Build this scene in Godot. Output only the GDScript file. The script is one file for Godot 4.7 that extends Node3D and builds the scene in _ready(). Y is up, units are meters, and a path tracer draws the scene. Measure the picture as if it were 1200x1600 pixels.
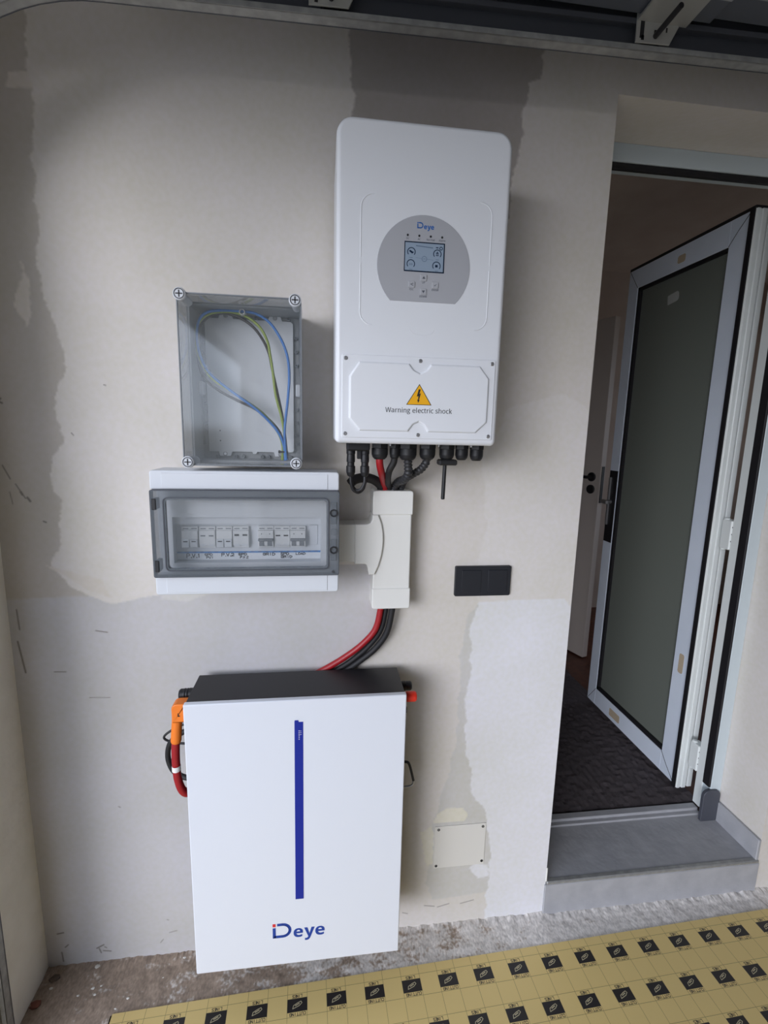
extends Node3D
# A garage wall with an inverter, a wall battery, a distribution board, an empty clear enclosure and an open doorway.

const WALL_X0 := -0.80
const WALL_W := 2.7
const WALL_H := 2.5
var M := {}
var taken := {}

# ---------------------------------------------------------------- naming and tagging
func numbered(called: String) -> String:
	var n: int = taken.get(called, 0)
	taken[called] = n + 1
	return called if n == 0 else "%s_%03d" % [called, n]

func tag(o: Node, label: String, category: String, group := "", kind := "") -> void:
	if label: o.set_meta("label", label)
	if category: o.set_meta("category", category)
	if group: o.set_meta("group", group)
	if kind: o.set_meta("kind", kind)

func thing(called: String, label: String, category: String, at := Vector3.ZERO, group := "", kind := "") -> Node3D:
	var o := Node3D.new()
	o.name = numbered(called)
	add_child(o)
	o.position = at
	tag(o, label, category, group, kind)
	return o

func put(s: SurfaceTool, called: String, m: Material, parent: Node3D = null) -> MeshInstance3D:
	var o := MeshInstance3D.new()
	o.mesh = s.commit()
	o.material_override = m
	if parent == null:
		o.name = numbered(called)
		add_child(o)
	else:
		o.name = called
		parent.add_child(o, true)
		if not parent is MeshInstance3D:
			o.position = -parent.position
	return o

func struct(s: SurfaceTool, called: String, m: Material, label: String, category: String) -> MeshInstance3D:
	var o := put(s, called, m)
	tag(o, label, category, "", "structure")
	return o

# ---------------------------------------------------------------- shapes
func st() -> SurfaceTool:
	var s := SurfaceTool.new()
	s.begin(Mesh.PRIMITIVE_TRIANGLES)
	return s

func vert(s: SurfaceTool, p: Vector3, n: Vector3, uv: Vector2) -> void:
	s.set_normal(n)
	s.set_uv(uv)
	s.add_vertex(p)

func tri(s: SurfaceTool, a: Vector3, b: Vector3, c: Vector3, na: Vector3, nb: Vector3, nc: Vector3, ua := Vector2.ZERO, ub := Vector2.ZERO, uc := Vector2.ZERO) -> void:
	var f := (b - a).cross(c - a)
	if f.length_squared() < 1e-18: return
	vert(s, a, na, ua)
	if f.dot(na + nb + nc) > 0.0:
		vert(s, c, nc, uc)
		vert(s, b, nb, ub)
	else:
		vert(s, b, nb, ub)
		vert(s, c, nc, uc)

func quad(s: SurfaceTool, a: Vector3, b: Vector3, c: Vector3, d: Vector3, n: Vector3) -> void:
	tri(s, a, b, c, n, n, n)
	tri(s, a, c, d, n, n, n)

# a picture: a is its top left corner, then top right, bottom right, bottom left
func picture(s: SurfaceTool, a: Vector3, b: Vector3, c: Vector3, d: Vector3, n: Vector3) -> void:
	tri(s, a, b, c, n, n, n, Vector2(0, 0), Vector2(1, 0), Vector2(1, 1))
	tri(s, a, c, d, n, n, n, Vector2(0, 0), Vector2(1, 1), Vector2(0, 1))

func corner(lo: Vector3, hi: Vector3, i: int, j: int, k: int) -> Vector3:
	return Vector3(hi.x if i else lo.x, hi.y if j else lo.y, hi.z if k else lo.z)

# box with chamfered edges
func box(s: SurfaceTool, x0: float, y0: float, z0: float, x1: float, y1: float, z1: float, c := 0.0, xf := Transform3D.IDENTITY) -> void:
	var lo := Vector3(minf(x0, x1), minf(y0, y1), minf(z0, z1))
	var hi := Vector3(maxf(x0, x1), maxf(y0, y1), maxf(z0, z1))
	var m := (lo + hi) / 2.0
	var h := (hi - lo) / 2.0
	c = minf(c, minf(h.x, minf(h.y, h.z)) * 0.95)
	var B := xf.basis
	var P := func(sx: float, sy: float, sz: float, ax: int) -> Vector3:
		var q := Vector3(sx, sy, sz) * (h - Vector3(c, c, c))
		q[ax] = [sx, sy, sz][ax] * h[ax]
		return xf * (m + q)
	for ax in 3:
		for sg in [-1.0, 1.0]:
			var n := Vector3.ZERO
			n[ax] = sg
			var pts: Array[Vector3] = []
			for uv in [[-1, -1], [1, -1], [1, 1], [-1, 1]]:
				var v := [0.0, 0.0, 0.0]
				v[ax] = sg
				v[(ax + 1) % 3] = float(uv[0])
				v[(ax + 2) % 3] = float(uv[1])
				pts.append(P.call(v[0], v[1], v[2], ax))
			quad(s, pts[0], pts[1], pts[2], pts[3], B * n)
	if c <= 0.0: return
	for ax in 3:   # edges along ax
		var u := (ax + 1) % 3
		var w := (ax + 2) % 3
		for su in [-1.0, 1.0]:
			for sw in [-1.0, 1.0]:
				var v := [0.0, 0.0, 0.0]
				v[u] = su
				v[w] = sw
				var a := v.duplicate(); a[ax] = -1.0
				var b := v.duplicate(); b[ax] = 1.0
				var n := Vector3.ZERO
				n[u] = su
				n[w] = sw
				quad(s, P.call(a[0], a[1], a[2], u), P.call(b[0], b[1], b[2], u), P.call(b[0], b[1], b[2], w), P.call(a[0], a[1], a[2], w), B * n.normalized())
	for i in [-1.0, 1.0]:
		for j in [-1.0, 1.0]:
			for k in [-1.0, 1.0]:
				var n: Vector3 = B * Vector3(i, j, k).normalized()
				tri(s, P.call(i, j, k, 0), P.call(i, j, k, 1), P.call(i, j, k, 2), n, n, n)

func ccw(poly: PackedVector2Array) -> PackedVector2Array:
	if Geometry2D.is_polygon_clockwise(poly):   # y up: make it counter-clockwise
		poly.reverse()
	return poly

# extruded outline (x, y) from z0 to z1 with a rounded front edge of radius b
func prism(s: SurfaceTool, outline: PackedVector2Array, z0: float, z1: float, b := 0.0, steps := 3, xf := Transform3D.IDENTITY, back := true) -> void:
	var poly := outline.duplicate()
	var area := 0.0
	for i in poly.size():
		var q := poly[(i + 1) % poly.size()]
		area += poly[i].x * q.y - q.x * poly[i].y
	if area < 0.0: poly.reverse()
	var n := poly.size()
	var en: PackedVector2Array = []
	for i in n:
		var e := (poly[(i + 1) % n] - poly[i]).normalized()
		en.append(Vector2(e.y, -e.x))
	var mit: PackedVector2Array = []
	var soft := []
	for i in n:
		var a := en[(i + n - 1) % n]
		var c := en[i]
		var sum := (a + c)
		var d := sum.normalized() if sum.length() > 0.01 else c
		mit.append(d / maxf(d.dot(c), 0.35))
		soft.append(a.dot(c) > 0.80)
	var rings := [[0.0, z0, 0.0], [0.0, z1 - b, 0.0]]
	if b > 0.0:
		for k in steps:
			var f := PI / 2.0 * (k + 1) / steps
			rings.append([b * (1.0 - cos(f)), z1 - b + b * sin(f), f])
	var B := xf.basis
	for r in rings.size() - 1:
		var A = rings[r]
		var C = rings[r + 1]
		for i in n:
			var j := (i + 1) % n
			var ni: Vector2 = mit[i].normalized() if soft[i] else en[i]
			var nj: Vector2 = mit[j].normalized() if soft[j] else en[i]
			var p0 := poly[i] - mit[i] * float(A[0])
			var p1 := poly[j] - mit[j] * float(A[0])
			var q0 := poly[i] - mit[i] * float(C[0])
			var q1 := poly[j] - mit[j] * float(C[0])
			var n0: Vector3 = B * Vector3(ni.x * cos(A[2]), ni.y * cos(A[2]), sin(A[2]))
			var n1: Vector3 = B * Vector3(nj.x * cos(A[2]), nj.y * cos(A[2]), sin(A[2]))
			var m0: Vector3 = B * Vector3(ni.x * cos(C[2]), ni.y * cos(C[2]), sin(C[2]))
			var m1: Vector3 = B * Vector3(nj.x * cos(C[2]), nj.y * cos(C[2]), sin(C[2]))
			var a3: Vector3 = xf * Vector3(p0.x, p0.y, A[1])
			var b3: Vector3 = xf * Vector3(p1.x, p1.y, A[1])
			var c3: Vector3 = xf * Vector3(q1.x, q1.y, C[1])
			var d3: Vector3 = xf * Vector3(q0.x, q0.y, C[1])
			tri(s, a3, b3, c3, n0, n1, m1)
			tri(s, a3, c3, d3, n0, m1, m0)
	var last: float = rings[-1][0]
	var top: PackedVector2Array = []
	for i in n: top.append(poly[i] - mit[i] * last)
	var up: Vector3 = B * Vector3(0, 0, 1)
	var idx := Geometry2D.triangulate_polygon(top)
	if idx.is_empty():
		for i in range(1, n - 1): idx.append_array([0, i, i + 1])
	for t in range(0, idx.size(), 3):
		tri(s, xf * Vector3(top[idx[t]].x, top[idx[t]].y, z1), xf * Vector3(top[idx[t + 1]].x, top[idx[t + 1]].y, z1), xf * Vector3(top[idx[t + 2]].x, top[idx[t + 2]].y, z1), up, up, up)
	if back:
		idx = Geometry2D.triangulate_polygon(poly)
		for t in range(0, idx.size(), 3):
			tri(s, xf * Vector3(poly[idx[t]].x, poly[idx[t]].y, z0), xf * Vector3(poly[idx[t + 1]].x, poly[idx[t + 1]].y, z0), xf * Vector3(poly[idx[t + 2]].x, poly[idx[t + 2]].y, z0), -up, -up, -up)

# rounded rectangle; radii of the corners: bottom left, bottom right, top right, top left
func rrect(x0: float, y0: float, x1: float, y1: float, r: Array, seg := 6) -> PackedVector2Array:
	var out: PackedVector2Array = []
	var cs := [[x0, y0, 1, 1, PI], [x1, y0, -1, 1, 1.5 * PI], [x1, y1, -1, -1, 0.0], [x0, y1, 1, -1, 0.5 * PI]]
	for k in 4:
		var c = cs[k]
		var rad: float = r[k] if r.size() == 4 else r[0]
		if rad <= 0.0:
			out.append(Vector2(c[0], c[1]))
			continue
		for i in seg + 1:
			var a: float = c[4] + PI / 2.0 * i / seg
			out.append(Vector2(c[0] + c[2] * rad + cos(a) * rad, c[1] + c[3] * rad + sin(a) * rad))
	return out

func pv(flat: Array) -> PackedVector2Array:
	var out: PackedVector2Array = []
	for i in range(0, flat.size(), 2): out.append(Vector2(flat[i], flat[i + 1]))
	return out

func ring_poly(cx: float, cy: float, r: float, n := 24) -> PackedVector2Array:
	var out: PackedVector2Array = []
	for i in n: out.append(Vector2(cx + cos(TAU * i / n) * r, cy + sin(TAU * i / n) * r))
	return out

# a flat frame between an outer and an inner outline with the same number of points
func frame(s: SurfaceTool, outer: PackedVector2Array, inner: PackedVector2Array, z0: float, z1: float, xf := Transform3D.IDENTITY) -> void:
	var n := outer.size()
	var up: Vector3 = xf.basis * Vector3(0, 0, 1)
	for i in n:
		var j := (i + 1) % n
		var oi := outer[i]
		var oj := outer[j]
		var ii := inner[i]
		var ij := inner[j]
		for z in [z0, z1]:
			quad(s, xf * Vector3(oi.x, oi.y, z), xf * Vector3(oj.x, oj.y, z), xf * Vector3(ij.x, ij.y, z), xf * Vector3(ii.x, ii.y, z), up if z == z1 else -up)
		var e := (oj - oi).normalized()
		var no: Vector3 = xf.basis * Vector3(e.y, -e.x, 0)
		quad(s, xf * Vector3(oi.x, oi.y, z0), xf * Vector3(oj.x, oj.y, z0), xf * Vector3(oj.x, oj.y, z1), xf * Vector3(oi.x, oi.y, z1), no)
		quad(s, xf * Vector3(ii.x, ii.y, z0), xf * Vector3(ij.x, ij.y, z0), xf * Vector3(ij.x, ij.y, z1), xf * Vector3(ii.x, ii.y, z1), -no)

func curve(pts: Array, per := 6) -> Array:
	var out := []
	var n := pts.size()
	for i in n - 1:
		var p0: Vector3 = pts[maxi(i - 1, 0)]
		var p1: Vector3 = pts[i]
		var p2: Vector3 = pts[i + 1]
		var p3: Vector3 = pts[mini(i + 2, n - 1)]
		for k in per:
			out.append(p1.cubic_interpolate(p2, p0, p3, float(k) / per))
	out.append(pts[-1])
	return out

# round tube through the points; radius may be a number or one per point
func tube(s: SurfaceTool, pts: Array, radius, seg := 12) -> void:
	var n := pts.size()
	var t0: Vector3 = (pts[1] - pts[0]).normalized()
	var u := t0.cross(Vector3.UP if absf(t0.y) < 0.9 else Vector3.RIGHT).normalized()
	var rings := []
	var dirs := []
	var prev := t0
	for i in n:
		var t: Vector3 = (pts[mini(i + 1, n - 1)] - pts[maxi(i - 1, 0)]).normalized()
		var ax := prev.cross(t)
		if ax.length() > 1e-6:
			u = u.rotated(ax.normalized(), prev.angle_to(t))
		u = (u - t * u.dot(t)).normalized()
		prev = t
		var v := t.cross(u)
		var r: float = radius[i] if radius is Array else radius
		var ring := []
		var dd := []
		for k in seg:
			var d: Vector3 = u * cos(TAU * k / seg) + v * sin(TAU * k / seg)
			ring.append(pts[i] + d * r)
			if radius is Array:
				var ds: float = pts[mini(i + 1, n - 1)].distance_to(pts[maxi(i - 1, 0)])
				dd.append((d - t * (radius[mini(i + 1, n - 1)] - radius[maxi(i - 1, 0)]) / maxf(ds, 1e-5)).normalized())
			else:
				dd.append(d)
		rings.append(ring)
		dirs.append(dd)
	for i in n - 1:
		for k in seg:
			var l := (k + 1) % seg
			tri(s, rings[i][k], rings[i + 1][k], rings[i + 1][l], dirs[i][k], dirs[i + 1][k], dirs[i + 1][l])
			tri(s, rings[i][k], rings[i + 1][l], rings[i][l], dirs[i][k], dirs[i + 1][l], dirs[i][l])
	for e in [0, n - 1]:
		var nn: Vector3 = -t0 if e == 0 else prev
		for k in seg:
			tri(s, pts[e], rings[e][k], rings[e][(k + 1) % seg], nn, nn, nn)

# turned shape along an axis: profile rows are [distance along the axis, radius]
func lathe(s: SurfaceTool, at: Vector3, axis: Vector3, profile: Array, seg := 20, turn := 0.0) -> void:
	var u := axis.cross(Vector3.UP if absf(axis.y) < 0.9 else Vector3.RIGHT).normalized()
	var v := axis.cross(u).normalized()
	for i in profile.size() - 1:
		var a = profile[i]
		var b = profile[i + 1]
		var slope := Vector2(float(b[0]) - float(a[0]), float(b[1]) - float(a[1])).normalized()
		for k in seg:
			var d0: Vector3 = u * cos(TAU * k / seg + turn) + v * sin(TAU * k / seg + turn)
			var d1: Vector3 = u * cos(TAU * (k + 1) / seg + turn) + v * sin(TAU * (k + 1) / seg + turn)
			var n0 := (d0 * slope.x - axis * slope.y).normalized()
			var n1 := (d1 * slope.x - axis * slope.y).normalized()
			if seg <= 8:
				n0 = (n0 + n1).normalized()
				n1 = n0
			var p: Vector3 = at + axis * float(a[0])
			var q: Vector3 = at + axis * float(b[0])
			tri(s, p + d0 * float(a[1]), q + d0 * float(b[1]), q + d1 * float(b[1]), n0, n0, n1)
			tri(s, p + d0 * float(a[1]), q + d1 * float(b[1]), p + d1 * float(a[1]), n0, n1, n1)

func rod(s: SurfaceTool, a: Vector3, b: Vector3, r: float, seg := 14, c := 0.0) -> void:
	var L := a.distance_to(b)
	var prof := [[0.0, 0.0], [0.0, r - c], [c, r], [L - c, r], [L, r - c], [L, 0.0]] if c > 0.0 else [[0.0, 0.0], [0.0, r], [L, r], [L, 0.0]]
	lathe(s, a, (b - a).normalized(), prof, seg)

func lettering(called: String, words: String, height: float, at: Vector3, m: Material, parent: Node3D, stretch := 1.0, bold := false, face := "Droid Sans") -> MeshInstance3D:
	var t := TextMesh.new()
	var f := SystemFont.new()
	f.font_names = PackedStringArray([face])
	if bold: f.font_weight = 700
	t.font = f
	t.font_size = 48
	t.text = words
	t.pixel_size = height / 48.0 / 0.72
	t.depth = 0.0006
	t.curve_step = 2.0
	var o := MeshInstance3D.new()
	o.mesh = t
	o.material_override = m
	o.name = called
	parent.add_child(o, true)
	o.scale = Vector3(stretch, 1, 1)
	o.position = at - (parent.position if not parent is MeshInstance3D else Vector3.ZERO)
	return o

# ---------------------------------------------------------------- materials
func mat(c: Color, rough := 0.5, metal := 0.0) -> StandardMaterial3D:
	var m := StandardMaterial3D.new()
	m.albedo_color = c
	m.roughness = rough
	m.metallic = metal
	return m

func rgb(r: int, g: int, b: int) -> Color:
	return Color(r / 255.0, g / 255.0, b / 255.0)

func noise_tex(seed_: int, freq: float, c0: Color, c1: Color, size := 512, oct := 4, normal := false) -> NoiseTexture2D:
	var n := FastNoiseLite.new()
	n.seed = seed_
	n.frequency = freq
	n.fractal_octaves = oct
	var t := NoiseTexture2D.new()
	t.width = size
	t.height = size
	t.seamless = true
	t.noise = n
	if normal:
		t.as_normal_map = true
		t.bump_strength = 4.0
	else:
		var g := Gradient.new()
		g.set_color(0, c0)
		g.set_color(1, c1)
		t.color_ramp = g
	return t

func grainy(c0: Color, c1: Color, freq: float, scale: float, rough := 0.8, bump := 0.0, seed_ := 1, oct := 5) -> StandardMaterial3D:
	var m := mat(Color.WHITE, rough)
	m.albedo_texture = noise_tex(seed_, freq, c0, c1, 512, oct)
	m.uv1_triplanar = true
	m.uv1_world_triplanar = true
	m.uv1_scale = Vector3(scale, scale, scale)
	if bump > 0.0:
		m.normal_enabled = true
		m.normal_texture = noise_tex(seed_ + 7, freq * 2.0, c0, c1, 512, oct, true)
		m.normal_scale = bump
	return m

func image_mat(im: Image, rough := 0.6) -> StandardMaterial3D:
	var m := mat(Color.WHITE, rough)
	m.albedo_texture = ImageTexture.create_from_image(im)
	return m

func pane(c: Color, alpha: float, rough := 0.05) -> StandardMaterial3D:
	var m := mat(Color(c.r, c.g, c.b, alpha), rough)
	m.transparency = BaseMaterial3D.TRANSPARENCY_ALPHA
	return m

# ---------------------------------------------------------------- drawing print into images
func stroke(im: Image, pts: Array, w: float, c: Color) -> void:
	for i in pts.size() - 1:
		var a: Vector2 = pts[i]
		var b: Vector2 = pts[i + 1]
		var lo := Vector2(minf(a.x, b.x), minf(a.y, b.y)) - Vector2(w + 1, w + 1)
		var hi := Vector2(maxf(a.x, b.x), maxf(a.y, b.y)) + Vector2(w + 1, w + 1)
		for y in range(maxi(0, int(lo.y)), mini(im.get_height(), int(hi.y) + 1)):
			for x in range(maxi(0, int(lo.x)), mini(im.get_width(), int(hi.x) + 1)):
				var p := Vector2(x + 0.5, y + 0.5)
				var d := p.distance_to(Geometry2D.get_closest_point_to_segment(p, a, b))
				var k := clampf(w / 2.0 + 0.5 - d, 0.0, 1.0)
				if k > 0.0:
					im.set_pixel(x, y, im.get_pixel(x, y).lerp(c, k))

func arc(im: Image, c: Vector2, r: float, a0: float, a1: float, w: float, col: Color) -> void:
	var pts := []
	for i in 17: pts.append(c + Vector2(cos(lerpf(a0, a1, i / 16.0)), sin(lerpf(a0, a1, i / 16.0))) * r)
	stroke(im, pts, w, col)

# single-stroke capitals on a grid 4 wide and 6 high (y down); each entry lists polylines
const GLYPH := {
	"P": [[0, 6, 0, 0, 3, 0, 4, 1, 4, 2, 3, 3, 0, 3]], "V": [[0, 0, 2, 6, 4, 0]], "1": [[1, 1, 2, 0, 2, 6]], "2": [[0, 1, 1, 0, 3, 0, 4, 1, 4, 2, 0, 6, 4, 6]],
	"S": [[4, 1, 3, 0, 1, 0, 0, 1, 0, 2, 4, 4, 4, 5, 3, 6, 1, 6, 0, 5]], "D": [[0, 0, 0, 6, 2, 6, 4, 4, 4, 2, 2, 0, 0, 0]], "G": [[4, 1, 3, 0, 1, 0, 0, 1, 0, 5, 1, 6, 3, 6, 4, 5, 4, 3, 2, 3]],
	"R": [[0, 6, 0, 0, 3, 0, 4, 1, 4, 2, 3, 3, 0, 3], [2, 3, 4, 6]], "I": [[2, 0, 2, 6]], "L": [[0, 0, 0, 6, 4, 6]], "O": [[1, 0, 3, 0, 4, 1, 4, 5, 3, 6, 1, 6, 0, 5, 0, 1, 1, 0]],
	"A": [[0, 6, 2, 0, 4, 6], [1, 4, 3, 4]], ".": [[1, 5.6, 1.4, 6]], "C": [[4, 1, 3, 0, 1, 0, 0, 1, 0, 5, 1, 6, 3, 6, 4, 5]], "U": [[0, 0, 0, 5, 1, 6, 3, 6, 4, 5, 4, 0]],
	"T": [[0, 0, 4, 0], [2, 0, 2, 6]], "N": [[0, 6, 0, 0, 4, 6, 4, 0]], "E": [[4, 0, 0, 0, 0, 6, 4, 6], [0, 3, 3, 3]],
}

func write(im: Image, words: String, at: Vector2, cw: float, ch: float, w: float, c: Color, wobble := 0.0, rng: RandomNumberGenerator = null) -> void:
	var x := at.x
	for ch_ in words:
		var adv := 1.35
		if ch_ == ".": adv = 0.6
		if GLYPH.has(ch_):
			for line in GLYPH[ch_]:
				var pts := []
				for i in range(0, line.size(), 2):
					var j := Vector2.ZERO
					if rng: j = Vector2(rng.randf_range(-1, 1), rng.randf_range(-1, 1)) * wobble
					pts.append(Vector2(x + float(line[i]) / 4.0 * cw, at.y + float(line[i + 1]) / 6.0 * ch) + j)
				stroke(im, pts, w, c)
		x += cw * adv

# plaster of the back wall: one paint, with the filler patches that the wall really carries
func wall_image() -> Image:
	var W := 1350
	var H := 1250
	var ids := PackedByteArray()
	ids.resize(W * H)
	var edge := FastNoiseLite.new()
	edge.seed = 5
	edge.frequency = 0.02
	edge.fractal_octaves = 4
	var patches := [
		[1, [-0.80, 2.5, -0.573, 2.5, -0.585, 2.150, -0.624, 2.144, -0.631, 2.117, -0.579, 2.119, -0.590, 1.988, -0.595, 1.879, -0.598, 1.779, -0.589, 1.734, -0.583, 1.689, -0.573, 1.623, -0.561, 1.594, -0.559, 1.570, -0.579, 1.542, -0.593, 1.511, -0.591, 1.472, -0.585, 1.441, -0.588, 1.415, -0.607, 1.383, -0.615, 1.328, -0.609, 1.302, -0.591, 1.281, -0.599, 1.254, -0.597, 1.209, -0.603, 1.178, -0.624, 1.145, -0.629, 1.129, -0.607, 1.093, -0.592, 1.072, -0.553, 1.052, -0.80, 1.045]],
		[2, [-0.80, 1.045, -0.553, 1.052, -0.503, 1.030, -0.401, 1.049, 0.0, 1.12, 0.15, 1.12, 0.158, 1.0, 0.148, 0.95, 0.118, 0.905, 0.08, 0.87, 0.05, 0.80, 0.1, 0.10, 0.11, -0.01, -0.80, -0.01]],
		[5, [0.415, 1.012, 0.385, 0.98, 0.372, 0.90, 0.368, 0.75, 0.372, 0.60, 0.345, 0.48, 0.33, 0.40, 0.31, 0.30, 0.30, 0.15, 0.33, 0.09, 0.52, 0.10, 0.52, 0.36, 0.45, 0.5]],
		[3, [0.057, 2.5, 0.489, 2.5, 0.490, 2.248, 0.456, 2.236, 0.455, 2.183, 0.453, 2.131, 0.443, 2.064, 0.434, 2.009, 0.423, 1.954, 0.078, 1.929, 0.066, 2.133, 0.060, 2.242]],
		[10, [0.44, 0.95, 0.40, 1.05, 0.42, 1.22, 0.40, 1.40, 0.46, 1.52, 0.60, 1.56, 0.72, 1.50, 0.72, 0.95]],
		[4, [0.414, 1.012, 0.393, 0.940, 0.402, 0.881, 0.391, 0.750, 0.393, 0.669, 0.410, 0.529, 0.430, 0.435, 0.477, 0.364, 0.498, 0.149, 0.494, 0.087, 0.496, -0.010, 0.72, -0.02, 0.72, 0.95, 0.650, 1.017, 0.540, 1.018]],
		[5, [0.314, 0.350, 0.481, 0.351, 0.496, 0.180, 0.317, 0.187]],
		[6, [0.323, 0.349, 0.330, 0.378, 0.357, 0.396, 0.399, 0.392, 0.417, 0.370, 0.412, 0.349]],
		[6, [0.285, 0.323, 0.314, 0.341, 0.319, 0.213, 0.296, 0.211]],
		[4, [0.434, 0.189, 0.453, 0.203, 0.491, 0.194, 0.494, 0.154, 0.456, 0.149]],
		[7, [0.504, 0.115, 0.661, 0.126, 0.72, 0.13, 0.72, -0.02, 0.504, -0.011]],
		[8, [-0.624, 2.144, -0.585, 2.150, -0.579, 2.119, -0.631, 2.117]],
		[8, [-0.65, 1.70, -0.632, 1.80, -0.618, 1.73, -0.63, 1.66]],
		[9, [-0.38, 1.10, -0.30, 1.10, -0.28, 1.05, -0.33, 1.03, -0.39, 1.04]],
		[8, [-0.64, 1.128, -0.60, 1.10, -0.55, 1.065, -0.50, 1.045, -0.52, 1.09, -0.58, 1.11]],
	]
	for p in patches:
		var flat: Array = p[1]
		var pts := []
		var ymin := 1e9
		var ymax := -1e9
		for i in range(0, flat.size(), 2):
			var q := Vector2((float(flat[i]) - WALL_X0) / WALL_W * W, (WALL_H - float(flat[i + 1])) / WALL_H * H)
			pts.append(q)
			ymin = minf(ymin, q.y)
			ymax = maxf(ymax, q.y)
		for y in range(maxi(0, int(ymin)), mini(H, int(ymax) + 1)):
			var xs := []
			for i in pts.size():
				var a: Vector2 = pts[i]
				var b: Vector2 = pts[(i + 1) % pts.size()]
				if (a.y <= y and b.y > y) or (b.y <= y and a.y > y):
					var x := lerpf(a.x, b.x, (y - a.y) / (b.y - a.y))
					xs.append(x + edge.get_noise_2d(x, y) * 7.0 + edge.get_noise_2d(x * 6.0, y * 6.0) * 2.0)
			xs.sort()
			for k in range(0, xs.size() - 1, 2):
				for x in range(maxi(0, int(xs[k])), mini(W, int(xs[k + 1]))):
					ids[y * W + x] = p[0]
	var tones := [M.c_wall, M.c_grey, M.c_filler, M.c_raw, M.c_white, M.c_mid, M.c_cream, M.c_white2, M.c_pale, M.c_mid, M.c_light]
	var coarse := FastNoiseLite.new()
	coarse.seed = 11
	coarse.frequency = 0.006
	coarse.fractal_octaves = 4
	var fine := FastNoiseLite.new()
	fine.seed = 12
	fine.frequency = 0.11
	fine.fractal_octaves = 3
	var ci := coarse.get_image(W, H).get_data()
	var fi := fine.get_image(W, H).get_data()
	var data := PackedByteArray()
	data.resize(W * H * 3)
	for i in W * H:
		var k := 1.0 + (ci[i] - 128) * 0.00016 + (fi[i] - 128) * 0.00012
		var c: Color = tones[ids[i]]
		data[i * 3] = clampi(int(c.r8 * k), 0, 255)
		data[i * 3 + 1] = clampi(int(c.g8 * k), 0, 255)
		data[i * 3 + 2] = clampi(int(c.b8 * (2.0 * k - 1.0) * (1.0 - (ci[i] - 128) * 0.00004)), 0, 255)
	var im := Image.create_from_data(W, H, false, Image.FORMAT_RGB8, data)
	im.resize(W / 2, H / 2, Image.INTERPOLATE_TRILINEAR)   # trowelled edges are feathered by a few millimetres
	im.resize(W, H, Image.INTERPOLATE_CUBIC)
	# scratches, knocks and drill dust
	var dark := rgb(128, 122, 116)
	var marks := [
		[-0.546, 0.962, -0.520, 0.957, 2.0], [-0.648, 0.859, -0.622, 0.858, 1.8], [-0.573, 0.787, -0.526, 0.785, 1.2], [-0.526, 0.477, -0.522, 0.474, 1.6], [-0.487, 1.543, -0.483, 1.542, 1.6], [-0.563, 1.435, -0.559, 1.430, 1.4],
		[-0.713, 1.36, -0.700, 1.330, 2.2], [-0.690, 1.318, -0.672, 1.285, 2.0], [-0.681, 1.30, -0.678, 1.294, 4.0], [-0.668, 1.287, -0.663, 1.279, 4.0], [-0.704, 1.30, -0.700, 1.272, 1.4], [-0.639, 1.232, -0.634, 1.230, 3.0], [-0.706, 1.50, -0.700, 1.497, 3.4], [-0.702, 1.507, -0.703, 1.505, 3.0],
		[-0.610, 0.046, -0.592, 0.055, 3.0], [-0.604, 0.044, -0.600, 0.030, 2.6], [-0.594, 0.036, -0.575, 0.032, 2.6], [-0.590, 0.048, -0.585, 0.044, 2.0], [-0.705, 0.105, -0.690, 0.107, 3.2], [-0.689, 0.06, -0.681, 0.067, 2.6], [-0.699, 0.045, -0.697, 0.015, 2.6],
		[-0.42, 0.072, -0.40, 0.076, 1.4], [-0.445, 0.042, -0.437, 0.052, 1.4], [-0.424, 0.115, -0.420, 0.113, 1.4], [0.30, 0.072, 0.33, 0.066, 1.6], [0.34, 0.062, 0.375, 0.070, 1.6], [0.41, 0.066, 0.45, 0.074, 1.6], [0.235, 0.055, 0.25, 0.050, 1.4], [-0.722, 0.94, -0.712, 0.86, 3.0], [-0.717, 1.02, -0.715, 0.97, 2.2],
	]
	for m in marks:
		stroke(im, [Vector2((m[0] - WALL_X0) / WALL_W * W, (WALL_H - m[1]) / WALL_H * H), Vector2((m[2] - WALL_X0) / WALL_W * W, (WALL_H - m[3]) / WALL_H * H)], m[4] * 0.6, dark)
	return im

# the screed along the wall: pale cement, with brown building dust lying thick towards the corner
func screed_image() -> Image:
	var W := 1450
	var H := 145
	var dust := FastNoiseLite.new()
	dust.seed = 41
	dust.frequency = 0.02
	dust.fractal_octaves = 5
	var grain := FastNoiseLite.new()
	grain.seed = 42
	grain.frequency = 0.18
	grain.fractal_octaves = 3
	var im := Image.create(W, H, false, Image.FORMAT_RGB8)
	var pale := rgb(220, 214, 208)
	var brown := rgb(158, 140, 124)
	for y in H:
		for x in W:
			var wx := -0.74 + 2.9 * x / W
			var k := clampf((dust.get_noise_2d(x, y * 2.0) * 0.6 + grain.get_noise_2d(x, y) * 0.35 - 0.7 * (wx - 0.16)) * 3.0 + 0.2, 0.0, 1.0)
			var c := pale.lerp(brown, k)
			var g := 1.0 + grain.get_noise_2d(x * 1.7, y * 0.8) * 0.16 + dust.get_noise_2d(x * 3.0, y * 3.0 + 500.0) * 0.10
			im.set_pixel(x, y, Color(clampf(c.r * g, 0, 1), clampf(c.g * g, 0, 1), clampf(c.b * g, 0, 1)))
	return im

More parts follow.
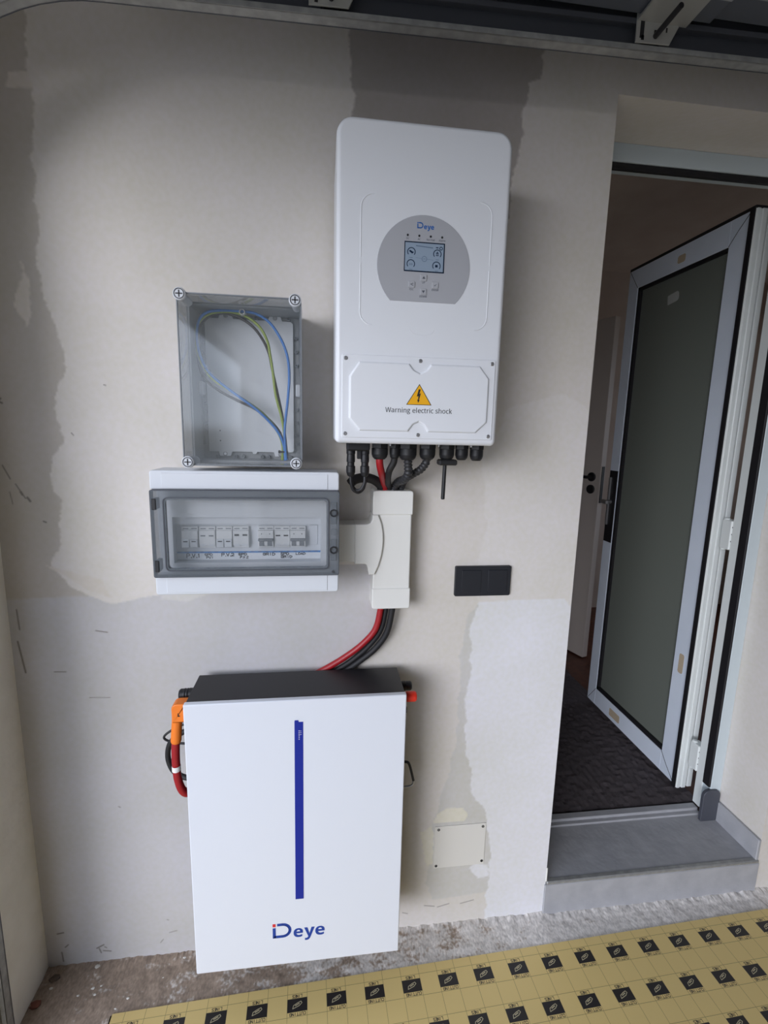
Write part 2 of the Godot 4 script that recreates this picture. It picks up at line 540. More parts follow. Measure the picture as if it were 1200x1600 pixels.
# one tile (0.10 m x 0.20 m) of the print on the insulation board, read from the wall side
func board_image() -> Image:
	var im := Image.create(320, 640, false, Image.FORMAT_RGB8)
	im.fill(M.c_board)
	var ln: Color = M.c_board.darkened(0.34)
	for x in [0, 160]: im.fill_rect(Rect2i(x, 0, 3, 640), ln)
	for y in [0, 160, 320, 480]: im.fill_rect(Rect2i(0, y, 320, 3), ln)
	var ink := rgb(38, 34, 34)
	for o in [Vector2i(0, 0), Vector2i(160, 320)]:
		im.fill_rect(Rect2i(o.x, o.y + 34, 162, 94), ink)
		write(im, "CUTTING", Vector2(o.x + 14, o.y + 8), 14.0, 20.0, 4.0, ink)
		write(im, "LINES", Vector2(o.x + 44, o.y + 133), 12.0, 20.0, 4.0, ink)
		var k := Vector2(o)
		var pale := rgb(196, 186, 150)
		stroke(im, [k + Vector2(118, 58), k + Vector2(66, 74), k + Vector2(44, 92), k + Vector2(52, 104), k + Vector2(78, 96), k + Vector2(112, 80), k + Vector2(118, 58)], 5.0, pale)
		stroke(im, [k + Vector2(66, 90), k + Vector2(96, 78)], 7.0, pale)
	return im

func strip_image() -> Image:
	var im := Image.create(1600, 90, false, Image.FORMAT_RGB8)
	im.fill(rgb(226, 230, 236))
	im.fill_rect(Rect2i(0, 0, 1600, 20), rgb(58, 128, 196))
	for i in 20: im.fill_rect(Rect2i(i * 80 + 12, 2, 34, 7), rgb(28, 70, 130))
	var rng := RandomNumberGenerator.new()
	rng.seed = 3
	var ink := rgb(24, 24, 34)
	write(im, "P.V.1", Vector2(104, 28), 30, 42, 10.1, ink, 2.0, rng)
	write(im, "SPD", Vector2(300, 26), 22, 24, 7.0, ink, 1.5, rng)
	write(im, "PV1", Vector2(318, 60), 20, 22, 7.0, ink, 1.5, rng)
	write(im, "P.V.2", Vector2(486, 24), 27, 32, 9.3, ink, 2.0, rng)
	write(im, "SPD", Vector2(672, 24), 24, 24, 9.3, ink, 1.5, rng)
	write(im, "P.V.2", Vector2(690, 58), 18, 24, 8.5, ink, 1.5, rng)
	write(im, "GRID", Vector2(946, 24), 26, 26, 9.3, ink, 2.0, rng)
	write(im, "SPD", Vector2(1146, 22), 24, 26, 9.3, ink, 1.5, rng)
	write(im, "GRID", Vector2(1150, 58), 24, 24, 9.3, ink, 1.5, rng)
	write(im, "LOAD", Vector2(1318, 24), 21, 22, 7.8, ink, 1.5, rng)
	return im

func screen_image() -> Image:
	var im := Image.create(320, 220, false, Image.FORMAT_RGB8)
	im.fill(rgb(20, 34, 54))
	im.fill_rect(Rect2i(7, 8, 304, 203), rgb(150, 166, 184))
	var ink := rgb(28, 44, 66)
	var soft := rgb(104, 122, 142)
	for k in [Vector2(56, 76), Vector2(262, 80), Vector2(54, 164), Vector2(258, 168)]:
		arc(im, k, 30, PI * 0.8, PI * 2.2, 6.0, ink)
	stroke(im, [Vector2(46, 70), Vector2(62, 80)], 13, ink)
	stroke(im, [Vector2(62, 84), Vector2(70, 78)], 8, ink)
	stroke(im, [Vector2(262, 64), Vector2(254, 92), Vector2(270, 92), Vector2(262, 64)], 4, ink)
	stroke(im, [Vector2(252, 74), Vector2(272, 74)], 4, ink)
	stroke(im, [Vector2(40, 166), Vector2(68, 166)], 3, soft)
	stroke(im, [Vector2(48, 158), Vector2(48, 176)], 3, soft)
	stroke(im, [Vector2(62, 158), Vector2(62, 176)], 3, soft)
	im.fill_rect(Rect2i(248, 160, 20, 18), ink)
	arc(im, Vector2(160, 122), 19, 0, TAU, 3.5, soft)
	stroke(im, [Vector2(151, 122), Vector2(169, 122)], 3, soft)
	stroke(im, [Vector2(92, 116), Vector2(140, 121)], 1.6, soft)
	stroke(im, [Vector2(180, 123), Vector2(232, 126)], 1.6, soft)
	for i in 9: stroke(im, [Vector2(94 + i * 15, 29 + i), Vector2(103 + i * 15, 30 + i)], 7, soft)
	for i in 2: stroke(im, [Vector2(252 + i * 9, 34), Vector2(257 + i * 9, 34)], 7, ink)
	arc(im, Vector2(290, 38), 11, 0, TAU, 5, ink)
	for p in [Vector2(44, 118), Vector2(252, 122), Vector2(44, 204), Vector2(250, 205)]:
		stroke(im, [p, p + Vector2(22, 0)], 4, soft)
	return im

func materials() -> void:
	M.c_wall = rgb(217, 211, 204)
	M.c_grey = rgb(190, 183, 174)
	M.c_filler = rgb(196, 193, 192)
	M.c_raw = rgb(176, 169, 163)
	M.c_white = rgb(227, 226, 228)
	M.c_mid = rgb(206, 203, 198)
	M.c_cream = rgb(224, 219, 204)
	M.c_white2 = rgb(226, 225, 227)
	M.c_light = rgb(222, 217, 212)
	M.c_pale = rgb(214, 206, 196)
	M.c_board = rgb(224, 197, 130)
	M.wall = image_mat(wall_image(), 0.85)
	M.wall.texture_repeat = false
	M.plaster = grainy(rgb(214, 208, 198), rgb(230, 224, 216), 0.01, 0.5, 0.85, 0.15, 3)
	M.pier = grainy(rgb(234, 229, 217), rgb(243, 239, 229), 0.02, 1.0, 0.8, 0.2, 4)
	M.ceiling = grainy(rgb(170, 164, 156), rgb(190, 184, 176), 0.02, 0.6, 0.9, 0.2, 5)
	M.concrete = grainy(rgb(196, 188, 178), rgb(232, 226, 219), 0.05, 3.5, 0.92, 0.35, 6, 6)
	M.hall_floor = grainy(rgb(86, 50, 36), rgb(110, 66, 48), 0.02, 2.0, 0.45, 0.0, 8)
	M.hall_wall = grainy(rgb(196, 180, 168), rgb(206, 192, 180), 0.01, 0.8, 0.85, 0.0, 9)
	M.mat_pile = grainy(rgb(44, 38, 41), rgb(132, 122, 124), 0.12, 7.0, 1.0, 1.6, 10, 5)
	M.tile = grainy(rgb(158, 158, 162), rgb(176, 176, 179), 0.011, 2.0, 0.6, 0.18, 13)
	M.outside = grainy(rgb(112, 109, 102), rgb(140, 136, 128), 0.02, 0.5, 0.9, 0.0, 15)
	M.board = image_mat(board_image(), 0.5)
	M.foam = mat(rgb(226, 208, 150), 0.8)
	M.white_paint = mat(rgb(232, 234, 238), 0.38)
	M.white_coat = mat(rgb(224, 227, 234), 0.42)
	M.white_plastic = mat(rgb(232, 231, 226), 0.4)
	M.grey_plastic = mat(rgb(216, 219, 224), 0.42)
	M.black = mat(rgb(27, 27, 30), 0.5)
	M.black_paint = mat(rgb(36, 35, 38), 0.45)
	M.rubber = mat(rgb(30, 29, 31), 0.62)
	M.conduit = mat(rgb(44, 44, 47), 0.5)
	M.switch = mat(rgb(33, 35, 41), 0.5)
	M.red = mat(rgb(160, 24, 32), 0.4)
	M.red_plug = mat(rgb(232, 52, 30), 0.4)
	M.orange = mat(rgb(240, 126, 34), 0.45)
	M.tape = mat(rgb(240, 238, 236), 0.6)
	M.blue = mat(rgb(4, 36, 146), 0.28)
	M.logo_blue = mat(rgb(22, 62, 150), 0.5)
	M.logo_red = mat(rgb(214, 44, 50), 0.5)
	M.logo_sky = mat(rgb(24, 98, 176), 0.5)
	M.silver = mat(rgb(176, 177, 182), 0.5)
	M.screw = mat(rgb(170, 170, 172), 0.35, 0.8)
	M.screw_dark = mat(rgb(64, 64, 68), 0.5)
	M.steel = grainy(rgb(148, 148, 146), rgb(176, 176, 173), 0.02, 3.0, 0.5, 0.0, 16)
	M.steel.metallic = 0.45
	M.steel_dark = mat(rgb(92, 94, 100), 0.5, 0.5)
	M.steel_plate = mat(rgb(176, 175, 170), 0.45, 0.5)
	M.door_panel = mat(rgb(86, 90, 98), 0.6)
	M.panel_lip = mat(rgb(150, 152, 156), 0.55)
	M.ink = mat(rgb(28, 28, 32), 0.6)
	M.ink_soft = mat(rgb(86, 90, 100), 0.6)
	M.yellow = mat(rgb(246, 180, 24), 0.45)
	M.screen = image_mat(screen_image(), 0.25)
	M.strip = image_mat(strip_image(), 0.6)
	M.strip.texture_repeat = false
	M.clear = pane(rgb(150, 158, 162), 0.08)
	M.clear_edge = pane(rgb(140, 147, 152), 0.40)
	M.smoke = pane(rgb(112, 118, 124), 0.58, 0.12)
	M.smoke_pane = pane(rgb(120, 128, 132), 0.14)
	M.cavity = mat(rgb(150, 153, 156), 0.6)
	M.breaker = mat(rgb(224, 225, 226), 0.5)
	M.breaker_dark = mat(rgb(122, 126, 132), 0.5)
	M.wire_blue = mat(rgb(52, 122, 200), 0.4)
	M.wire_green = mat(rgb(150, 168, 66), 0.4)
	M.wire_brown = mat(rgb(46, 34, 29), 0.4)
	M.film = grainy(rgb(214, 223, 236), rgb(222, 230, 242), 0.01, 1.0, 0.35, 0.0, 17)
	M.film_pale = mat(rgb(196, 206, 210), 0.4)
	M.white_metal = mat(rgb(226, 230, 228), 0.35)
	M.gasket = mat(rgb(22, 20, 24), 0.6)
	M.frosted = mat(rgb(112, 117, 110), 0.32)
	M.sticker = mat(rgb(170, 172, 168), 0.5)
	M.glue = grainy(rgb(176, 160, 140), rgb(196, 178, 150), 0.05, 8.0, 0.7, 0.0, 18)
	M.anthracite = mat(rgb(70, 72, 80), 0.5)
	M.hall_door = mat(rgb(206, 196, 188), 0.5)
	M.crumb = mat(rgb(226, 222, 214), 0.9)
	M.brick = mat(rgb(126, 78, 64), 0.9)
	M.soil = mat(rgb(104, 90, 80), 0.95)
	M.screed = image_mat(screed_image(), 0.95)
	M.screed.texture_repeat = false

# ================================================================ scene
func _ready() -> void:
	# camera: stands 1.17 m in front of the wall
	var cam := Camera3D.new()
	cam.name = "camera"
	add_child(cam)
	cam.transform = Transform3D(Basis(Vector3(0.99186, 0.02286, 0.12524), Vector3(-0.00147, 0.98574, -0.16825), Vector3(-0.12730, 0.16669, 0.97776)).orthonormalized(), Vector3(0, 1.4544, 1.1684))
	cam.fov = 94.168
	cam.near = 0.02
	cam.current = true
	# overcast sky, seen by the garage only through its open door on the left
	var we := WorldEnvironment.new()
	we.name = "world_environment"
	add_child(we)
	var env := Environment.new()
	we.environment = env
	var sky := ProceduralSkyMaterial.new()
	sky.sky_top_color = Color(0.86, 0.91, 1.0)
	sky.sky_horizon_color = Color(0.88, 0.92, 0.98)
	sky.ground_bottom_color = Color(0.45, 0.45, 0.44)
	sky.ground_horizon_color = Color(0.6, 0.6, 0.6)
	sky.sky_curve = 0.15
	env.sky = Sky.new()
	env.sky.sky_material = sky
	env.background_mode = Environment.BG_SKY
	env.tonemap_mode = Environment.TONE_MAPPER_LINEAR
	env.tonemap_exposure = 2.9
	env.sdfgi_enabled = true
	# hazy sun behind thin cloud: wide and soft, low on the left behind the camera
	var sun := DirectionalLight3D.new()
	sun.name = "hazy_sun"
	add_child(sun)
	sun.look_at_from_position(Vector3(-6.0, 1.6, 8.0), Vector3.ZERO)
	sun.light_color = Color(0.97, 0.97, 1.0)
	sun.light_energy = 0.19
	sun.light_angular_distance = 28.0
	sun.shadow_enabled = true
	sun.sky_mode = DirectionalLight3D.SKY_MODE_LIGHT_ONLY
	env.ssao_enabled = true
	env.ssil_enabled = true

	materials()
	build_shell()
	build_doorway()
	build_hall()
	build_floor()
	build_inverter()
	build_battery()
	build_board_box()
	build_clear_box()
	build_trunking()
	build_cables()
	build_small()
	build_garage_door()

func wall_box(s: SurfaceTool, x0: float, y0: float, z0: float, x1: float, y1: float, z1: float) -> void:
	var c: Array[Vector3] = []
	for k in 8: c.append(Vector3(x1 if k & 1 else x0, y1 if k & 2 else y0, z1 if k & 4 else z0))
	for f in [[0, 1, 3, 2, 0, 0, -1], [4, 5, 7, 6, 0, 0, 1], [0, 2, 6, 4, -1, 0, 0], [1, 3, 7, 5, 1, 0, 0], [0, 1, 5, 4, 0, -1, 0], [2, 3, 7, 6, 0, 1, 0]]:
		var n := Vector3(f[4], f[5], f[6])
		var uv := []
		for k in 4:
			var p: Vector3 = c[f[k]]
			uv.append(Vector2((p.x - p.z - WALL_X0) / WALL_W, (WALL_H - p.y + p.z * absf(n.y)) / WALL_H))
		tri(s, c[f[0]], c[f[1]], c[f[2]], n, n, n, uv[0], uv[1], uv[2])
		tri(s, c[f[0]], c[f[2]], c[f[3]], n, n, n, uv[0], uv[2], uv[3])

func build_shell() -> void:
	var s := st()
	wall_box(s, -0.736, -0.06, -0.231, 0.6753, 2.5, 0.0)
	wall_box(s, 0.6753, 2.2335, -0.231, 1.402, 2.5, 0.0)
	wall_box(s, 1.402, -0.06, -0.231, 6.0, 2.5, 0.0)
	struct(s, "wall_back", M.wall, "plastered garage wall with uneven grey and white filler patches", "wall")
	s = st()
	box(s, -0.94, -0.06, -0.231, -0.736, 2.5, 0.26)
	box(s, -0.94, 2.15, 0.26, -0.736, 2.5, 4.9)
	box(s, -0.94, -0.06, 4.9, -0.736, 2.5, 5.2)
	struct(s, "wall_left", M.pier, "narrow pale plaster pier at the left edge beside the garage opening", "wall")
	s = st()
	box(s, -0.94, -0.06, 5.2, 6.2, 2.5, 5.4)
	struct(s, "wall_front", M.plaster, "plain plaster wall of the garage opposite the equipment", "wall")
	s = st()
	box(s, 6.0, -0.06, -0.231, 6.2, 2.5, 5.2)
	struct(s, "wall_right", M.plaster, "plain plaster wall at the far end of the garage", "wall")
	s = st()
	box(s, -0.94, 2.5, -0.231, 6.2, 2.7, 5.4)
	struct(s, "ceiling", M.ceiling, "grey concrete garage ceiling above the raised door", "ceiling")
	s = st()
	box(s, -30.0, -0.4, -30.0, -0.94, -0.04, 30.0)
	struct(s, "ground", M.outside, "pale paved drive outside the garage opening", "ground")


func build_floor() -> void:
	var s := st()
	box(s, -0.94, -0.3, -0.02, 6.0, -0.05, 5.2)
	# rough strip of screed along the wall, uneven on top
	var nz := FastNoiseLite.new()
	nz.seed = 21
	nz.frequency = 14.0
	nz.fractal_octaves = 4
	var nx := 520
	var nd := 30
	var H := func(i: int, j: int, column: int) -> Vector3:
		var x := -0.736 + 2.9 * i / nx
		var far := 0.129 - 0.034 * (x + 0.42) if column >= 38 else 0.9
		var z: float = far * j / nd
		var near_wall := clampf(1.0 - z / 0.03, 0.0, 1.0)
		return Vector3(x, nz.get_noise_3d(x, 0.0, z) * 0.0035 + near_wall * (0.004 + 0.006 * nz.get_noise_3d(x * 3.0, 5.0, z)), z)
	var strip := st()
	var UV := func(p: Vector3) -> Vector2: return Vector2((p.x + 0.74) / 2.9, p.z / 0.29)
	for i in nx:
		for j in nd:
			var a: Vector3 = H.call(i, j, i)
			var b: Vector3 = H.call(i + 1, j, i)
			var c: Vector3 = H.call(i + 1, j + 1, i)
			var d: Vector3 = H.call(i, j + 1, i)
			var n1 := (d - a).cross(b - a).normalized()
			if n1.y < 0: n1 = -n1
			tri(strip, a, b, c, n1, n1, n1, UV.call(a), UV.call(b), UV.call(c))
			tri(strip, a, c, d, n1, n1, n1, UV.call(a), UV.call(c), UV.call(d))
	box(s, -0.736, -0.06, 0.0, -0.53, -0.004, 5.2)
	box(s, -0.53, -0.06, 1.4, 6.0, -0.004, 5.2)
	box(s, 2.4, -0.06, 0.0, 6.0, -0.004, 1.4)
	var fl := struct(s, "floor", M.concrete, "rough dusty concrete screed along the foot of the wall", "floor")
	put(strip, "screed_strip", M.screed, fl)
	# printed insulation board: turned by two degrees against the wall
	var xf := Transform3D(Basis(Vector3.UP, 0.034), Vector3(-0.52, 0.0, 0.131))
	s = st()
	var L := 3.0
	var D := 1.2
	for q in [[0.0, 0.0]]:
		var a: Vector3 = xf * Vector3(0, 0.0035, 0)
		var b: Vector3 = xf * Vector3(L, 0.0035, 0)
		var c: Vector3 = xf * Vector3(L, 0.0035, D)
		var d: Vector3 = xf * Vector3(0, 0.0035, D)
		# print is read from the wall side: u runs towards -x, v towards -z
		var U := func(x: float, z: float) -> Vector2: return Vector2((0.081 - x) / 0.1, (0.072 - z) / 0.2)
		tri(s, a, b, c, Vector3.UP, Vector3.UP, Vector3.UP, U.call(0, 0), U.call(L, 0), U.call(L, D))
		tri(s, a, c, d, Vector3.UP, Vector3.UP, Vector3.UP, U.call(0, 0), U.call(L, D), U.call(0, D))
	var t := thing("insulation_board", "yellow insulation board on the floor printed with cutting lines and knife marks", "insulation", Vector3(-0.52, -0.045, 0.131))
	put(s, "printed_face", M.board, t)
	s = st()
	box(s, 0, -0.045, 0, L, 0.003, D, 0.0, xf)
	put(s, "foam_core", M.foam, t)
	# crumbs of plaster and brick
	var rng := RandomNumberGenerator.new()
	rng.seed = 8
	var crumbs := [[-0.5952, 0.0653, 0.006], [-0.5764, 0.0615, 0.004], [-0.5836, 0.081, 0.005], [-0.38, 0.0146, 0.007], [-0.6072, 0.0124, 0.010], [-0.7019, 0.0536, 0.006], [-0.4961, 0.0978, 0.005], [-0.6251, 0.0779, 0.004], [-0.4219, 0.059, 0.003], [-0.5186, 0.1188, 0.004]]
	var names := ["left one of the close trio left of the battery", "upper right one of the close trio left of the battery", "lower right one of the close trio left of the battery", "touching the wall at the battery's lower left corner", "largest one, at the foot of the wall left of the battery", "nearest the corner of the left pier", "nearest the upper left corner of the insulation board", "just left of and below the close trio", "small one between battery corner and insulation board", "lowest one, at the left end of the insulation board"]
	for k in crumbs.size():
		var c = crumbs[k]
		var o := put(lump(Vector3(c[0], 0.001, c[1]), c[2] * 0.62, rng), "plaster_crumb", M.crumb)
		tag(o, "white plaster crumb, " + names[k], "debris", "plaster crumbs on the floor")
	var o2 := put(lump(Vector3(-0.720, 0.004, 0.0897), 0.010, rng), "brick_shard", M.brick)
	tag(o2, "reddish brick shard lying against the left pier", "debris")
	o2 = put(lump(Vector3(-0.705, 0.003, 0.0304), 0.009, rng), "mortar_shard", M.soil)
	tag(o2, "dark mortar shard lying in the wall corner", "debris")

func lump(at: Vector3, r: float, rng: RandomNumberGenerator) -> SurfaceTool:
	var s := st()
	var P := []
	for i in 4:
		var ring := []
		for k in 7:
			var f := PI * (i + 0.5) / 4.0
			var a := TAU * k / 7.0
			ring.append(at + Vector3(cos(a) * sin(f) * 1.5, cos(f) * 0.5, sin(a) * sin(f)) * r * rng.randf_range(0.65, 1.15))
		P.append(ring)
	for i in 3:
		for k in 7:
			var l := (k + 1) % 7
			for q in [[P[i][k], P[i][l], P[i + 1][l]], [P[i][k], P[i + 1][l], P[i + 1][k]]]:
				var n: Vector3 = ((q[1] - q[0]).cross(q[2] - q[0])).normalized()
				var mid: Vector3 = (q[0] + q[1] + q[2]) / 3.0 - at
				if n.dot(mid) < 0: n = -n
				tri(s, q[0], q[1], q[2], n, n, n)
	for e in [0, 3]:
		var n := Vector3.UP if e == 0 else Vector3.DOWN
		for k in range(1, 6): tri(s, P[e][0], P[e][k], P[e][k + 1], n, n, n)
	return s

# ---------------------------------------------------------------- doorway
func build_doorway() -> void:
	# step
	var t := thing("step", "single grey tiled step in front of the open doorway", "step", Vector3(1.04, 0, -0.1), "", "structure")
	var s := st()
	box(s, 0.677, 0.100, -0.2, 1.402, 0.113, -0.008, 0.001)
	put(s, "tread_tile", M.tile, t)
	s = st()
	box(s, 0.672, -0.02, -0.012, 1.404, 0.104, 0.006, 0.002)
	put(s, "riser_tile", M.tile, t)
	s = st()
	box(s, 0.677, 0.104, -0.010, 1.402, 0.115, 0.006, 0.003)
	put(s, "edge_trim", M.steel, t)
	s = st()
	box(s, 0.68, -0.06, -0.21, 1.4, 0.1, -0.012)
	put(s, "core", M.tile, t)
	s = st()
	box(s, 1.391, 0.113, -0.172, 1.402, 0.187, 0.002, 0.002)
	struct(s, "baseboard_right", M.tile, "low grey tile skirting on the right side of the door recess", "skirting")
	s = st()
	box(s, 0.6745, 0.113, -0.02, 0.679, 0.16, 0.0015, 0.001)
	struct(s, "trim_1", M.white_plastic, "thin pale corner bead at the left end of the step", "trim")
	# frame
	var f := thing("door_frame", "grey and white aluminium door frame in the plastered recess", "door frame", Vector3(1.04, 0.115, -0.2), "", "structure")
	s = st()
	box(s, 0.6753, 2.188, -0.231, 1.402, 2.234, -0.167, 0.002)
	put(s, "head", M.film_pale, f)
	s = st()
	box(s, 0.722, 2.172, -0.184, 1.36, 2.1885, -0.172, 0.001)
	put(s, "head_gasket", M.gasket, f)
	s = st()
	box(s, 1.36, 0.135, -0.231, 1.4022, 2.1885, -0.1675, 0.002)
	var jr := put(s, "jamb", M.film_pale, f)
	s = st()
	box(s, 1.3535, 0.24, -0.198, 1.3615, 2.19, -0.169, 0.001)
	put(s, "gasket", M.gasket, jr)
	s = st()
	box(s, 1.3565, 0.135, -0.231, 1.3605, 2.19, -0.2, 0.001)
	put(s, "sash_stop", M.white_metal, jr)
	s = st()
	box(s, 0.6753, 0.135, -0.231, 0.722, 2.1885, -0.1675, 0.002)
	put(s, "jamb", M.film_pale, f)
	s = st()
	prism(s, rrect(1.330, 0.1135, 1.396, 0.235, [0.006, 0.010, 0.022, 0.022]), -0.170, -0.1585, 0.003)
	put(s, "end_cap", M.anthracite, f)
	# threshold
	s = st()
	box(s, 0.676, 0.100, -0.231, 1.36, 0.128, -0.205, 0.002)
	box(s, 0.676, 0.100, -0.206, 1.36, 0.119, -0.190, 0.002)
	put(s, "threshold", M.tile, f)
	# hinges
	for y in [1.137, 0.305]:
		s = st()
		box(s, 1.352, y - 0.05, -0.27, 1.385, y + 0.05, -0.2305, 0.003)
		rod(s, Vector3(1.362, y - 0.055, -0.262), Vector3(1.362, y + 0.055, -0.262), 0.009, 16, 0.002)
		var hg := put(s, "hinge", M.white_metal, f)
		for k in [-0.02, 0.004, 0.028]:
			s = st()
			rod(s, Vector3(1.357, y + k, -0.2305), Vector3(1.357, y + k, -0.2295), 0.0025, 10)
			put(s, "screw", M.screw_dark, hg)
	# the leaf stands open at a right angle, its inner face towards -x
	var d := thing("door_1", "open grey-filmed metal door with a frosted glass pane", "door", Vector3(1.37, 0.148, -0.6), "", "structure")
	var y0 := 0.148
	var y1 := 2.166
	var z0 := -0.3
	var z1 := -0.912
	var w := 0.082
	for q in [["stile", y0, y1, z0, z0 - w], ["stile", y0, y1, z1 + w - 0.018, z1]]:
		s = st()
		box(s, 1.335, q[1], q[3], 1.40, q[2], q[4], 0.001)
		put(s, q[0], M.film, d)
	for q in [[y1 - w, y1], [y0, y0 + w]]:
		s = st()
		box(s, 1.3352, q[0], z0 - w, 1.40, q[1], z1 + w - 0.018, 0.001)
		put(s, "rail", M.film, d)
	# mitre joints as narrow grooves proud of the film
	# glazing gasket
	for q in [[y0 + w, y1 - w, z0 - w, z0 - w - 0.004], [y0 + w, y1 - w, z1 + w - 0.018, z1 + w - 0.003], [y1 - w - 0.012, y1 - w, z0 - w, z1 + w - 0.018], [y0 + w, y0 + w + 0.016, z0 - w, z1 + w - 0.018]]:
		s = st()
		box(s, 1.338, q[0], q[2], 1.398, q[1], q[3])
		put(s, "glazing_gasket", M.gasket, d)
	s = st()
	box(s, 1.350, y0 + w + 0.016, z0 - w - 0.004, 1.380, y1 - w - 0.012, z1 + w - 0.003)
	var gp := put(s, "glass_pane", M.frosted, d)
	s = st()
	prism(s, rrect(-0.03, -0.018, 0.03, 0.018, [0.004, 0.012, 0.012, 0.004]), 0.0, 0.001, 0.0, 1, Transform3D(Basis(Vector3(0, 0.12, 1).normalized(), Vector3(0, 1, -0.12).normalized(), Vector3(-1, 0, 0)), Vector3(1.3502, 1.992, -0.64)))
	put(s, "glass_sticker", M.sticker, gp)
	# hinge-side edge of the leaf: white profile with flutes
	s = st()
	box(s, 1.326, y0 - 0.004, z0 + 0.012, 1.331, y1 + 0.002, z0 - 0.004)
	put(s, "edge_gasket", M.gasket, d)
	s = st()
	box(s, 1.331, y0 - 0.006, z0 + 0.010, 1.376, y1, z0, 0.001)
	box(s, 1.336, y0 - 0.006, z0 + 0.014, 1.348, y1, z0 + 0.009, 0.0015)
	box(s, 1.355, y0 - 0.006, z0 + 0.014, 1.372, y1, z0 + 0.009, 0.0015)
	box(s, 1.381, y0 - 0.006, z0 + 0.010, 1.400, y1, z0, 0.001)
	put(s, "edge_profile", M.white_metal, d)
	s = st()
	box(s, 1.376, y0, z0 + 0.004, 1.381, y1, z0)
	put(s, "edge_groove", M.gasket, d)
	s = st()
	box(s, 1.3345, y1 - 0.002, z0 + 0.008, 1.40, y1 + 0.010, z1, 0.001)
	put(s, "top_gasket", M.gasket, d)
	# lock: dark strip where the film is cut away, with plate, handle stub
	s = st()
	box(s, 1.3335, 0.965, z1 + 0.003, 1.3352, 1.30, z1 + 0.062)
	put(s, "lock_strip", M.gasket, d)
	s = st()
	box(s, 1.326, 1.045, z1 + 0.010, 1.334, 1.268, z1 + 0.022, 0.001)
	rod(s, Vector3(1.334, 1.155, z1 + 0.03), Vector3(1.30, 1.155, z1 + 0.03), 0.009, 14, 0.001)
	box(s, 1.298, 1.146, z1 + 0.0, 1.312, 1.164, z1 + 0.048, 0.003)
	put(s, "lock_handle", M.screw, d)
	for q in [[0.335, 0.40, z0 - 0.030, z0 - 0.055], [0.505, 0.60, z0 - 0.03, z0 - 0.052]]:
		pass
	s = st()
	prism(s, rrect(-0.012, -0.038, 0.012, 0.038, [0.008]), 0.0, 0.0006, 0.0, 1, Transform3D(Basis(Vector3(0, 0, 1), Vector3(0, 1, 0), Vector3(-1, 0, 0)), Vector3(1.3352, 0.62, -0.345)))
	put(s, "glue_residue", M.glue, d)
	s = st()
	prism(s, rrect(-0.038, -0.018, 0.038, 0.018, [0.006]), 0.0, 0.0006, 0.0, 1, Transform3D(Basis(Vector3(0, 0, 1), Vector3(0, 1, 0), Vector3(-1, 0, 0)), Vector3(1.3354, 0.185, -0.69)))
	put(s, "glue_residue", M.glue, d)
	s = st()
	prism(s, rrect(-0.02, -0.014, 0.02, 0.014, [0.008]), 0.0, 0.0006, 0.0, 1, Transform3D(Basis(Vector3(0, 0, 1), Vector3(0, 1, 0), Vector3(-1, 0, 0)), Vector3(1.3354, 2.12, -0.60)))
	put(s, "glue_residue", M.glue, d)
	# torn film edges along the mitres
	for q in [[y0 + w, y0, 1], [y1 - w, y1, 1]]:
		s = st()
		tube(s, [Vector3(1.3349, q[0], z0 - w), Vector3(1.3349, lerpf(q[0], q[1], 0.45), z0 - w * 0.62), Vector3(1.3349, q[1], z0 - 0.004)], 0.0013, 5)
		put(s, "mitre_joint", M.gasket, d)
	for q in [[y0 + w, y0], [y1 - w, y1]]:
		s = st()
		tube(s, [Vector3(1.3349, q[0], z1 + w - 0.018), Vector3(1.3349, q[1], z1 + 0.002)], 0.0010, 5)
		put(s, "mitre_joint", M.gasket, d)

